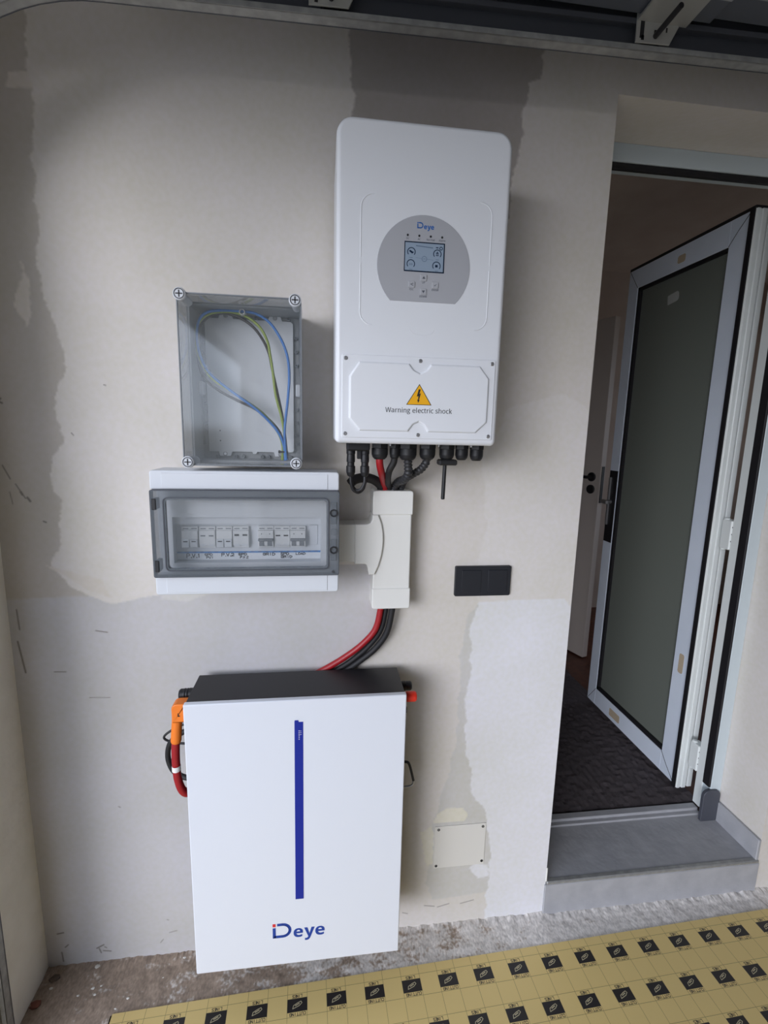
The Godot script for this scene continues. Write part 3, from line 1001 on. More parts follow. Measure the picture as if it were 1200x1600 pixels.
func build_hall() -> void:
	var s := st()
	box(s, -0.2, -0.06, -3.2, 3.4, 0.113, -0.231)
	struct(s, "hall_floor", M.hall_floor, "dark reddish-brown floor of the hall behind the doorway", "floor")
	s = st()
	box(s, -0.4, -0.06, -3.4, -0.2, 2.6, -0.231)
	struct(s, "wall_hall_left", M.hall_wall, "dim beige hall wall hidden behind the garage wall", "wall")
	s = st()
	box(s, 3.4, -0.06, -3.4, 3.6, 1.0, -0.231)
	box(s, 3.4, 2.1, -3.4, 3.6, 2.6, -0.231)
	box(s, 3.4, 1.0, -3.4, 3.6, 2.1, -1.9)
	box(s, 3.4, 1.0, -0.9, 3.6, 2.1, -0.231)  # window opening added out of view to let sky light into the hall
	struct(s, "wall_hall_right", M.hall_wall, "dim beige hall wall seen through the hinge gap of the open door", "wall")
	s = st()
	box(s, -0.4, -0.06, -2.35, 1.30, 2.6, -2.2)
	box(s, 1.30, 2.13, -2.35, 2.12, 2.6, -2.2)
	box(s, 2.12, -0.06, -2.35, 3.6, 2.6, -2.2)
	box(s, -0.4, -0.06, -3.5, 3.6, 2.6, -3.4)
	struct(s, "wall_hall_back", M.hall_wall, "dim beige wall at the back of the hall", "wall")
	s = st()
	box(s, -0.4, 2.6, -3.5, 3.6, 2.75, -0.2)
	box(s, -0.4, 2.5, -0.24, 6.2, 2.75, -0.2)
	struct(s, "ceiling_hall", M.hall_wall, "dim ceiling of the hall above the doorway", "ceiling")
	# dark mat with a rough pile
	s = st()
	var nz := FastNoiseLite.new()
	nz.seed = 33
	nz.frequency = 30.0
	var G := func(i: int, j: int) -> Vector3:
		var x := 0.62 + 0.77 * i / 60.0
		var z := -0.24 - 1.2 * j / 80.0
		return Vector3(x, 0.124 + nz.get_noise_2d(x, z) * 0.006, z)
	for i in 60:
		for j in 80:
			var a: Vector3 = G.call(i, j)
			var b: Vector3 = G.call(i + 1, j)
			var c: Vector3 = G.call(i + 1, j + 1)
			var d: Vector3 = G.call(i, j + 1)
			var n := (b - a).cross(c - a).normalized()
			if n.y < 0: n = -n
			tri(s, a, b, c, n, n, n)
			tri(s, a, c, d, n, n, n)
	box(s, 0.62, 0.113, -1.44, 1.39, 0.12, -0.24)
	var o := put(s, "door_mat", M.mat_pile)
	tag(o, "black fuzzy mat on the hall floor just inside the doorway", "mat")
	# the white inner door, half open towards the camera
	var d2 := thing("door_2", "white inner door standing ajar in the dim hall with black handle", "door", Vector3(1.57, 0.115, -1.37), "", "structure")
	var ax := Vector3(-0.34, 0, -0.94).normalized()     # from the lock edge to the hinges
	var xf := Transform3D(Basis(ax, Vector3.UP, ax.cross(Vector3.UP)), Vector3(1.572, 0.0, -1.372))
	# local: x towards the hinges, y up, z = face normal
	s = st()
	box(s, 0.0, 0.122, 0.0, 0.80, 2.10, 0.04, 0.002, xf)
	var leaf := put(s, "leaf", M.hall_door, d2)
	var out := -xf.basis.z
	s = st()
	lathe(s, xf * Vector3(0.055, 1.222, 0.0), out, [[0.0, 0.026], [0.008, 0.026], [0.010, 0.023], [0.010, 0.0]], 24)
	rod(s, xf * Vector3(0.055, 1.222, -0.005), xf * Vector3(0.055, 1.222, -0.055), 0.009)
	tube(s, [xf * Vector3(0.046, 1.222, -0.050), xf * Vector3(0.18, 1.222, -0.050)], 0.009)
	put(s, "handle", M.black, leaf)
	s = st()
	lathe(s, xf * Vector3(0.055, 1.150, 0.0), out, [[0.0, 0.026], [0.008, 0.026], [0.010, 0.023], [0.010, 0.0]], 24)
	put(s, "key_rosette", M.black, leaf)
	s = st()
	box(s, -0.003, 1.075, 0.010, 0.001, 1.285, 0.030, 0.0, xf)
	put(s, "lock_plate", M.black, leaf)

# ---------------------------------------------------------------- inverter
func gland(s: SurfaceTool, x: float, y: float, z: float, r: float, h: float) -> void:
	lathe(s, Vector3(x, y, z), Vector3.DOWN, [[0.0, 0.0], [0.0, r * 1.02], [h * 0.32, r * 1.02], [h * 0.34, r * 0.86]], 6)
	lathe(s, Vector3(x, y - h * 0.34, z), Vector3.DOWN, [[0.0, 0.0], [0.0, r * 0.98], [h * 0.36, r * 0.98], [h * 0.54, r * 0.86], [h * 0.66, r * 0.62], [h * 0.66, 0.0]], 12)

func deye_mark(parent: Node3D, x: float, y: float, z: float, h: float, m: Material, dot: Material) -> void:
	# i-bar, dot and the open D, then the small letters
	var k := h / 0.042
	var s := st()
	prism(s, pv([x, y, x + 0.0075 * k, y, x + 0.0075 * k, y + 0.030 * k, x, y + 0.030 * k]), z, z + 0.0005)
	var line: PackedVector2Array = [Vector2(x + 0.0115 * k, y + 0.0385 * k), Vector2(x + 0.024 * k, y + 0.0385 * k)]
	for i in 13:
		var a := PI / 2.0 - PI * i / 12.0
		line.append(Vector2(x + 0.025 * k + cos(a) * 0.0175 * k, y + 0.021 * k + sin(a) * 0.0175 * k))
	line.append(Vector2(x + 0.004 * k, y + 0.0035 * k))
	for i in line.size() - 1:
		var e := (line[i + 1] - line[i]).normalized() * 0.0004 * k
		var nn := Vector2(-e.y, e.x).normalized() * 0.0036 * k
		prism(s, [line[i] - e + nn, line[i] - e - nn, line[i + 1] + e - nn, line[i + 1] + e + nn], z, z + 0.0005)
	var lg := put(s, "logo", m, parent)
	s = st()
	prism(s, pv([x, y + 0.0335 * k, x + 0.0075 * k, y + 0.0335 * k, x + 0.0075 * k, y + 0.042 * k, x, y + 0.042 * k]), z, z + 0.0005)
	put(s, "logo_dot", dot, lg)
	lettering("logo_letters", "eye", 0.033 * k, Vector3(x + 0.0905 * k, y + 0.0125 * k, z + 0.0003), m, lg, 1.05, true)

func build_inverter() -> void:
	var x0 := 0.0233
	var x1 := 0.3533
	var y0 := 1.43
	var y1 := 2.010
	var zf := 0.2136
	var t := thing("inverter", "tall white hybrid inverter with round grey display panel and hazard sign", "inverter", Vector3(0.188, 1.43, 0.1))
	var s := st()
	box(s, 0.09, 1.55, 0.0, 0.29, 1.95, 0.03)
	put(s, "wall_bracket", M.steel, t)
	s = st()
	prism(s, rrect(x0, y0, x1, y1, [0.010, 0.010, 0.030, 0.030], 8), 0.022, zf, 0.009, 4)
	var hs := put(s, "housing", M.white_paint, t)
	# faint raised line round the display field: four corner brackets
	for q in [[0.069, 1.885, 1, -1], [0.319, 1.885, -1, -1], [0.069, 1.655, 1, 1], [0.319, 1.655, -1, 1]]:
		s = st()
		var pts := []
		pts.append(Vector3(q[0], q[1] + q[3] * 0.11, zf - 0.0005))
		for i in 7:
			var a := PI / 2.0 * i / 6.0
			pts.append(Vector3(q[0] + q[2] * 0.024 * (1.0 - cos(a)), q[1] + q[3] * 0.024 * (1.0 - sin(a)), zf - 0.0005))
		tube(s, pts, 0.0013, 8)
		put(s, "embossed_line", M.white_paint, hs)
	s = st()
	var notch := []
	for i in 9:
		var a := PI * i / 8.0
		notch.append(Vector3(0.190 - cos(a) * 0.024, 1.652 - sin(a) * 0.012, zf - 0.0007))
	tube(s, notch, 0.0011, 8)
	put(s, "embossed_line", M.white_paint, hs)
	# display panel: a disc cut off at the bottom
	var disc: PackedVector2Array = []
	var a0 := asin(-0.0635 / 0.0898)
	for i in 49:
		var a := lerpf(a0, PI - a0, i / 48.0)
		disc.append(Vector2(0.190 + cos(a) * 0.0900, 1.765 + sin(a) * 0.0900))
	s = st()
	prism(s, disc, zf - 0.002, zf + 0.0008, 0.0004, 1)
	var cp := put(s, "control_panel", M.silver, t)
	var zp := zf + 0.0008
	deye_mark(cp, 0.1745, 1.8315, zp, 0.0105, M.logo_sky, M.logo_sky)
	for q in [[0.157, "DC"], [0.179, "AC"], [0.201, "Normal"], [0.223, "Alarm"]]:
		s = st()
		rod(s, Vector3(q[0], 1.8185, zp - 0.001), Vector3(q[0], 1.8185, zp + 0.0006), 0.0020, 14)
		put(s, "indicator_lamp", M.ink, cp)
		lettering("lettering", q[1], 0.0032, Vector3(q[0], 1.8128, zp), M.ink_soft, cp)
	s = st()
	picture(s, Vector3(0.1512, 1.808, zp + 0.0004), Vector3(0.229, 1.808, zp + 0.0004), Vector3(0.229, 1.755, zp + 0.0004), Vector3(0.1512, 1.755, zp + 0.0004), Vector3(0, 0, 1))
	put(s, "display", M.screen, cp)
	for q in [[0.167, 1.732, "ESC"], [0.190, 1.745, "UP"], [0.213, 1.733, "ENTER"], [0.190, 1.720, "DOWN"]]:
		s = st()
		prism(s, rrect(q[0] - 0.0062, q[1] - 0.0058, q[0] + 0.0062, q[1] + 0.0058, [0.0015], 3), zp - 0.001, zp + 0.0016, 0.0008, 2)
		var bt := put(s, "button", M.silver, cp)
		s = st()
		var bx: float = q[0]
		var by: float = q[1]
		if q[2] == "UP": prism(s, pv([bx - 0.003, by - 0.002, bx + 0.003, by - 0.002, bx, by + 0.003]), zp + 0.0016, zp + 0.0018)
		elif q[2] == "DOWN": prism(s, pv([bx - 0.003, by + 0.002, bx, by - 0.003, bx + 0.003, by + 0.002]), zp + 0.0016, zp + 0.0018)
		elif q[2] == "ESC":
			prism(s, pv([bx - 0.003, by, bx + 0.003, by + 0.0028, bx + 0.003, by + 0.0018, bx - 0.001, by, bx + 0.003, by - 0.0018, bx + 0.003, by - 0.0028]), zp + 0.0016, zp + 0.0018)
		else: prism(s, pv([bx - 0.003, by, bx - 0.001, by - 0.0025, bx + 0.0035, by + 0.003, bx - 0.001, by - 0.0008]), zp + 0.0016, zp + 0.0018)
		put(s, "arrow_mark", M.ink_soft, bt)
		lettering("lettering", q[2], 0.0030, Vector3(bx, by - 0.0085, zp), M.ink_soft, cp)
	# lower terminal cover
	s = st()
	prism(s, rrect(0.0362, 1.4415, 0.3425, 1.5995, [0.003], 3), zf - 0.002, zf + 0.0022, 0.0010, 2)
	var cv := put(s, "terminal_cover", M.white_paint, t)
	var zc := zf + 0.0022
	s = st()
	var ol := pv([0.050, 1.559, 0.069, 1.5865, 0.167, 1.5865, 0.176, 1.575, 0.189, 1.569, 0.202, 1.575, 0.210, 1.5865, 0.310, 1.5865, 0.330, 1.563, 0.330, 1.477, 0.307, 1.455, 0.208, 1.455, 0.199, 1.469, 0.189, 1.474, 0.178, 1.469, 0.168, 1.455, 0.071, 1.455, 0.050, 1.479])
	prism(s, ol, zc - 0.001, zc + 0.0042, 0.0042, 4)
	put(s, "raised_panel", M.white_paint, cv)
	for q in [[0.043, 1.592], [0.189, 1.592], [0.335, 1.592], [0.043, 1.449], [0.189, 1.449], [0.335, 1.449]]:
		s = st()
		lathe(s, Vector3(q[0], q[1], zc), Vector3(0, 0, 1), [[-0.001, 0.0040], [0.0008, 0.0038], [0.0016, 0.0028], [0.0016, 0.0014], [0.0004, 0.0012], [0.0004, 0.0]], 16)
		put(s, "screw", M.screw, cv)
	var zw := zc + 0.0042
	s = st()
	prism(s, pv([0.1625, 1.5075, 0.2135, 1.5075, 0.188, 1.548]), zw - 0.0002, zw + 0.0003)
	var sign := put(s, "warning_sign", M.ink, cv)
	s = st()
	prism(s, pv([0.1647, 1.5086, 0.2113, 1.5086, 0.188, 1.5457]), zw, zw + 0.0005)
	put(s, "yellow_field", M.yellow, sign)
	s = st()
	prism(s, pv([0.1868, 1.5378, 0.1908, 1.5378, 0.1882, 1.5290, 0.1912, 1.5302, 0.1876, 1.5170, 0.1894, 1.5176, 0.1862, 1.5118, 0.1842, 1.5180, 0.1858, 1.5176, 0.1866, 1.5248, 0.1832, 1.5236]), zw + 0.0003, zw + 0.0008)
	put(s, "bolt_mark", M.ink, sign)
	lettering("lettering", "Warning electric shock", 0.0096, Vector3(0.1885, 1.4968, zw), M.ink, cv, 1.0)
	# sockets and cable glands under the housing
	for q in [[0.124, 0.0185, 0.037], [0.157, 0.0115, 0.036], [0.1865, 0.0205, 0.038], [0.231, 0.0185, 0.036], [0.275, 0.0175, 0.036], [0.3095, 0.0150, 0.036], [0.344, 0.0155, 0.037]]:
		s = st()
		gland(s, q[0], y0 + 0.001, 0.12, q[1], q[2])
		put(s, "cable_gland", M.black, t)
	s = st()
	box(s, 0.051, 1.412, 0.10, 0.1005, 1.432, 0.14, 0.003)
	box(s, 0.074, 1.394, 0.113, 0.083, 1.413, 0.127, 0.001)
	var sock := put(s, "solar_socket", M.black, t)
	for x in [0.0605, 0.0915]:
		s = st()
		lathe(s, Vector3(x, 1.415, 0.12), Vector3.DOWN, [[0.0, 0.0], [0.0, 0.0098], [0.010, 0.0098], [0.011, 0.0088], [0.022, 0.0094], [0.028, 0.0092], [0.029, 0.0080], [0.036, 0.0080], [0.037, 0.0100], [0.050, 0.0100], [0.058, 0.0075], [0.060, 0.0040], [0.060, 0.0]], 14)
		put(s, "solar_plug", M.black, sock)
	s = st()
	box(s, 0.256, 1.383, 0.105, 0.297, 1.396, 0.135, 0.003)
	rod(s, Vector3(0.272, 1.385, 0.12), Vector3(0.2705, 1.305, 0.12), 0.0044, 14, 0.0015)
	put(s, "antenna", M.black, t)
	for x in [0.3265, 0.253, 0.145]:
		s = st()
		rod(s, Vector3(x, 1.431, 0.135), Vector3(x, 1.424, 0.135), 0.0028, 10)
		put(s, "mounting_screw", M.screw, t)

# ---------------------------------------------------------------- battery
func build_battery() -> void:
	var x0 := -0.3062
	var x1 := 0.1954
	var y0 := 0.1291
	var y1 := 0.8493
	var t := thing("wall_battery", "white wall battery with black top and vertical blue stripe", "battery", Vector3(-0.055, 0.1291, 0.09))
	var s := st()
	box(s, -0.25, 0.45, 0.0, 0.14, 0.55, 0.026)
	put(s, "wall_bracket", M.steel, t)
	s = st()
	box(s, x0 + 0.003, y0 + 0.004, 0.025, x1 - 0.003, y1 - 0.001, 0.1475, 0.001)
	put(s, "cabinet", M.black_paint, t)
	s = st()
	prism(s, rrect(x0, y0, x1, y1, [0.003], 3), 0.1465, 0.159, 0.0028, 3)
	var fc := put(s, "front_cover", M.white_coat, t)
	s = st()
	prism(s, pv([-0.0652, 0.3182, -0.0452, 0.3182, -0.0440, 0.7945, -0.0540, 0.7945, -0.0550, 0.7990, -0.0635, 0.7990, -0.0640, 0.7950]), 0.1575, 0.1596, 0.0004, 1)
	var stripe := put(s, "light_stripe", M.blue, fc)
	for i in 6:
		s = st()
		rod(s, Vector3(-0.0535, 0.7725 - i * 0.0043, 0.1594), Vector3(-0.0535, 0.7725 - i * 0.0043, 0.1599), 0.0011, 8)
		put(s, "indicator_mark", M.tape, stripe)
	for i in 3:
		s = st()
		box(s, -0.0515, 0.7715 - i * 0.0045, 0.1594, -0.0480, 0.7722 - i * 0.0045, 0.1599)
		put(s, "indicator_mark", M.tape, stripe)
	deye_mark(fc, -0.1215, 0.2105, 0.159, 0.0415, M.logo_blue, M.logo_red)
	# left side: gland, carrying handle, plate
	s = st()
	lathe(s, Vector3(x0 + 0.004, 0.834, 0.085), Vector3.LEFT, [[0.0, 0.0], [0.0, 0.0135], [0.009, 0.0135], [0.010, 0.0125], [0.013, 0.0135], [0.016, 0.0125], [0.019, 0.0135], [0.022, 0.0125], [0.029, 0.0125], [0.032, 0.010], [0.032, 0.0]], 18)
	put(s, "terminal_gland", M.black, t)
	s = st()
	box(s, x0 - 0.010, 0.602, 0.06, x0 + 0.004, 0.69, 0.10, 0.003)
	box(s, x0 - 0.006, 0.688, 0.064, x0 + 0.004, 0.715, 0.096, 0.002)
	put(s, "recessed_grip", M.anthracite, t)
	s = st()
	tube(s, curve([Vector3(x0 + 0.003, 0.555, 0.07), Vector3(x0 - 0.006, 0.550, 0.07), Vector3(x0 - 0.009, 0.540, 0.07), Vector3(x0 - 0.002, 0.533, 0.07)]), 0.0022, 8)
	put(s, "catch", M.screw, t)
	# right side
	s = st()
	lathe(s, Vector3(x1 - 0.004, 0.8265, 0.08), Vector3.RIGHT, [[0.0, 0.0], [0.0, 0.0125], [0.014, 0.0125], [0.015, 0.0115], [0.027, 0.0115], [0.030, 0.009], [0.030, 0.0]], 18)
	put(s, "terminal_gland", M.black, t)
	s = st()
	lathe(s, Vector3(x1 - 0.004, 0.822, 0.122), Vector3.RIGHT, [[0.0, 0.0], [0.0, 0.0115], [0.010, 0.0115], [0.012, 0.0125], [0.030, 0.0125], [0.034, 0.0105], [0.034, 0.0]], 18)
	put(s, "terminal_plug", M.red_plug, t)
	s = st()
	box(s, x1 - 0.002, 0.787, 0.128, x1 + 0.006, 0.802, 0.136, 0.001)
	tube(s, curve([Vector3(x1 + 0.003, 0.79, 0.132), Vector3(x1 + 0.004, 0.780, 0.132), Vector3(x1 - 0.001, 0.772, 0.132)]), 0.0010, 6)
	put(s, "tether", M.black, t)
	s = st()
	tube(s, curve([Vector3(x1 - 0.004, 0.621, 0.09), Vector3(x1 + 0.016, 0.621, 0.09), Vector3(x1 + 0.026, 0.612, 0.09), Vector3(x1 + 0.038, 0.566, 0.09)]), 0.0034, 10)
	var hd := put(s, "carrying_handle", M.black, t)
	s = st()
	tube(s, curve([Vector3(x1 + 0.038, 0.567, 0.09), Vector3(x1 + 0.037, 0.556, 0.09), Vector3(x1 + 0.028, 0.550, 0.09), Vector3(x1 - 0.004, 0.548, 0.09)]), 0.0028, 10)
	put(s, "handle_wire", M.screw, hd)

# ---------------------------------------------------------------- distribution board
func build_board_box() -> void:
	var x0 := -0.352
	var x1 := 0.0345
	var t := thing("distribution_board", "light grey distribution board with smoked transparent door", "fuse box", Vector3(-0.16, 1.10, 0.07))
	# base behind, cover with two plain bands and an opening in the middle
	var s := st()
	box(s, x0 + 0.006, 1.106, 0.0, x1 - 0.006, 1.360, 0.075, 0.006)
	box(s, x0 - 0.004, 1.103, 0.06, x0 + 0.02, 1.362, 0.10, 0.004)
	put(s, "base", M.grey_plastic, t)
	s = st()
	prism(s, rrect(x0, 1.327, x1, 1.366, [0.003, 0.003, 0.006, 0.006], 4), 0.07, 0.148, 0.0029, 3)
	var tb := put(s, "upper_band", M.grey_plastic, t)
	s = st()
	prism(s, rrect(x0 + 0.001, 1.100, x1, 1.1415, [0.006, 0.006, 0.003, 0.003], 4), 0.07, 0.148, 0.0029, 3)
	var lb := put(s, "lower_band", M.grey_plastic, t)
	for q in [[tb, 1.329, 1.361], [lb, 1.105, 1.139]]:
		s = st()
		prism(s, rrect(-0.328, q[1], 0.010, q[2], [0.001], 1), 0.147, 0.1492, 0.0006, 1)
		put(s, "label_plate", M.grey_plastic, q[0])
	# inside: the front plate with its long slot
	s = st()
	var outer := pv([x0 + 0.004, 1.141, x1 - 0.004, 1.141, x1 - 0.004, 1.328, x0 + 0.004, 1.328])
	var inner := pv([-0.322, 1.160, -0.005, 1.160, -0.005, 1.262, -0.322, 1.262])
	frame(s, outer, inner, 0.07, 0.112)
	put(s, "front_plate", M.grey_plastic, t)
	s = st()
	box(s, -0.322, 1.160, 0.07, -0.005, 1.262, 0.0885)
	box(s, -0.322, 1.244, 0.0885, -0.005, 1.262, 0.100)
	put(s, "cavity_plate", M.grey_plastic, t)
	s = st()
	box(s, -0.030, 1.195, 0.0885, -0.012, 1.240, 0.0905, 0.0006)
	put(s, "blank_cover", M.grey_plastic, t)
	s = st()
	box(s, -0.3215, 1.1615, 0.0885, -0.0055, 1.180, 0.0905)
	var sb := put(s, "label_rail", M.grey_plastic, t)
	s = st()
	picture(s, Vector3(-0.3215, 1.1805, 0.0909), Vector3(-0.0055, 1.1805, 0.0909), Vector3(-0.0055, 1.1625, 0.0909), Vector3(-0.3215, 1.1625, 0.0909), Vector3(0, 0, 1))
	put(s, "label_strip", M.strip, sb)
	# smoked door
	s = st()
	var dor := rrect(x0 + 0.003, 1.1425, x1, 1.3262, [0.004], 4)
	var din := rrect(-0.3215, 1.1590, 0.0105, 1.3100, [0.008], 4)
	frame(s, dor, din, 0.145, 0.160)
	frame(s, rrect(-0.3245, 1.156, 0.0135, 1.313, [0.010], 4), rrect(-0.3185, 1.162, 0.0075, 1.307, [0.006], 4), 0.158, 0.1625)
	var dr := put(s, "door", M.smoke, t)
	s = st()
	prism(s, rrect(-0.3213, 1.1592, 0.0103, 1.3098, [0.008], 4), 0.1555, 0.1575)
	put(s, "door_pane", M.smoke_pane, dr)
	s = st()
	frame(s, rrect(-0.3240, 1.1565, 0.0130, 1.3125, [0.010], 4), rrect(-0.3222, 1.1583, 0.0112, 1.3107, [0.008], 4), 0.150, 0.1632)
	frame(s, rrect(x0 + 0.002, 1.1415, x1 + 0.0005, 1.3272, [0.004], 4), rrect(x0 + 0.0045, 1.1437, x1 - 0.0015, 1.325, [0.003], 4), 0.143, 0.1585)
	put(s, "door_seal", M.anthracite, dr)
	for q in [[1.286, 1.309], [1.154, 1.179]]:
		s = st()
		box(s, x0 + 0.006, q[0], 0.135, x0 + 0.0145, q[1], 0.1615, 0.001)
		put(s, "hinge", M.black, dr)
	for y in [1.280, 1.199]:
		s = st()
		box(s, 0.0165, y - 0.024, 0.1595, 0.0295, y + 0.024, 0.1615, 0.001)
		put(s, "lock_plate", M.smoke, dr)
		s = st()
		lathe(s, Vector3(0.023, y, 0.16), Vector3(0, 0, 1), [[0.0, 0.0085], [0.004, 0.0082], [0.004, 0.0060], [0.001, 0.0055], [0.001, 0.0]], 18)
		put(s, "lock", M.black, dr)
	s = st()
	lathe(s, Vector3(0.0235, 1.2385, 0.1595), Vector3(0, 0, 1), [[0.0, 0.0075], [0.0018, 0.0070], [0.0018, 0.0]], 18)
	put(s, "seal_boss", M.smoke, dr)
	s = st()
	lathe(s, Vector3(0.0225, 1.150, 0.1595), Vector3(0, 0, 1), [[0.0, 0.0035], [0.002, 0.0030], [0.002, 0.0]], 14)
	put(s, "screw", M.screw_dark, dr)
	# seven two-pole devices on the rail
	var slots := [
		[-0.291, 0, "circuit breaker above the P.V.1 mark, leftmost in the row"], [-0.254, 1, "surge protector above the first SPD mark, second from the left"], [-0.2175, 0, "circuit breaker above the P.V.2 mark, third from the left"], [-0.1815, 2, "surge protector with green windows above the second SPD mark"],
		[-0.127, 3, "circuit breaker with grey lever above the GRID mark"], [-0.0915, 4, "surge protector with dark windows between two lever breakers"], [-0.056, 3, "circuit breaker with grey lever above the LOAD mark, rightmost in the row"],
	]
	var first := [null, null, null, null, null]
	for q in slots:
		var k: int = q[1]
		var o: Node3D
		if first[k] == null:
			o = breaker(k)
			first[k] = o
		else:
			o = first[k].duplicate()
			o.name = numbered("breaker")
			add_child(o)
		o.position = Vector3(q[0], 1.190, 0.0905)
		tag(o, "small white " + q[2], "breaker", "two-pole devices in the distribution board")

func breaker(kind: int) -> Node3D:
	var o := thing("breaker", "", "")
	var s := st()
	var deep: float = [0.006, 0.010, 0.006, 0.012, 0.008][kind]
	box(s, -0.0174, -0.0005, -0.0016, 0.0174, 0.0485, 0.004, 0.0006)
	put(s, "body", M.breaker, o)
	s = st()
	box(s, -0.0172, 0.006, 0.003, 0.0172, 0.040, deep if kind == 3 else 0.0085, 0.0008)
	put(s, "nose", M.breaker, o)
	for sx in [-0.0088, 0.0088]:
		if kind == 0:
			s = st()
			box(s, sx - 0.0080, 0.002, 0.006, sx + 0.0080, 0.021, 0.0115, 0.001)
			put(s, "lever", M.grey_plastic, o)
			s = st()
			box(s, sx - 0.0045, 0.0145, 0.0112, sx + 0.0045, 0.0170, 0.0120)
			put(s, "window", M.ink, o)
		elif kind == 3:
			s = st()
			box(s, sx - 0.0055, 0.0045, 0.010, sx + 0.0055, 0.0155, 0.0125, 0.0006)
			put(s, "rocker", M.breaker_dark, o)
			s = st()
			rod(s, Vector3(sx, 0.0325, 0.0115), Vector3(sx, 0.0325, 0.0125), 0.0012, 8)
			put(s, "mark", M.ink, o)
		else:
			s = st()
			box(s, sx - 0.0050, 0.0265 if kind != 2 else 0.0275, 0.008, sx + 0.0050, 0.0295 if kind != 2 else 0.0315, 0.0092)
			put(s, "window", M.ink if kind != 1 else M.breaker_dark, o)
			s = st()
			box(s, sx - 0.0060, 0.0045, 0.008, sx + 0.0060, 0.0095, 0.0088)
			put(s, "print", M.grey_plastic, o)
	if kind == 3:
		s = st()
		box(s, -0.0165, 0.0165, 0.0105, 0.0165, 0.0225, 0.0175, 0.0012)
		put(s, "lever", M.breaker_dark, o)
	for sx in [-0.0088, 0.0088]:
		s = st()
		box(s, sx - 0.0058, 0.0425, 0.0032, sx + 0.0058, 0.0445, 0.0046)
		put(s, "terminal_slot", M.breaker_dark, o)
	return o

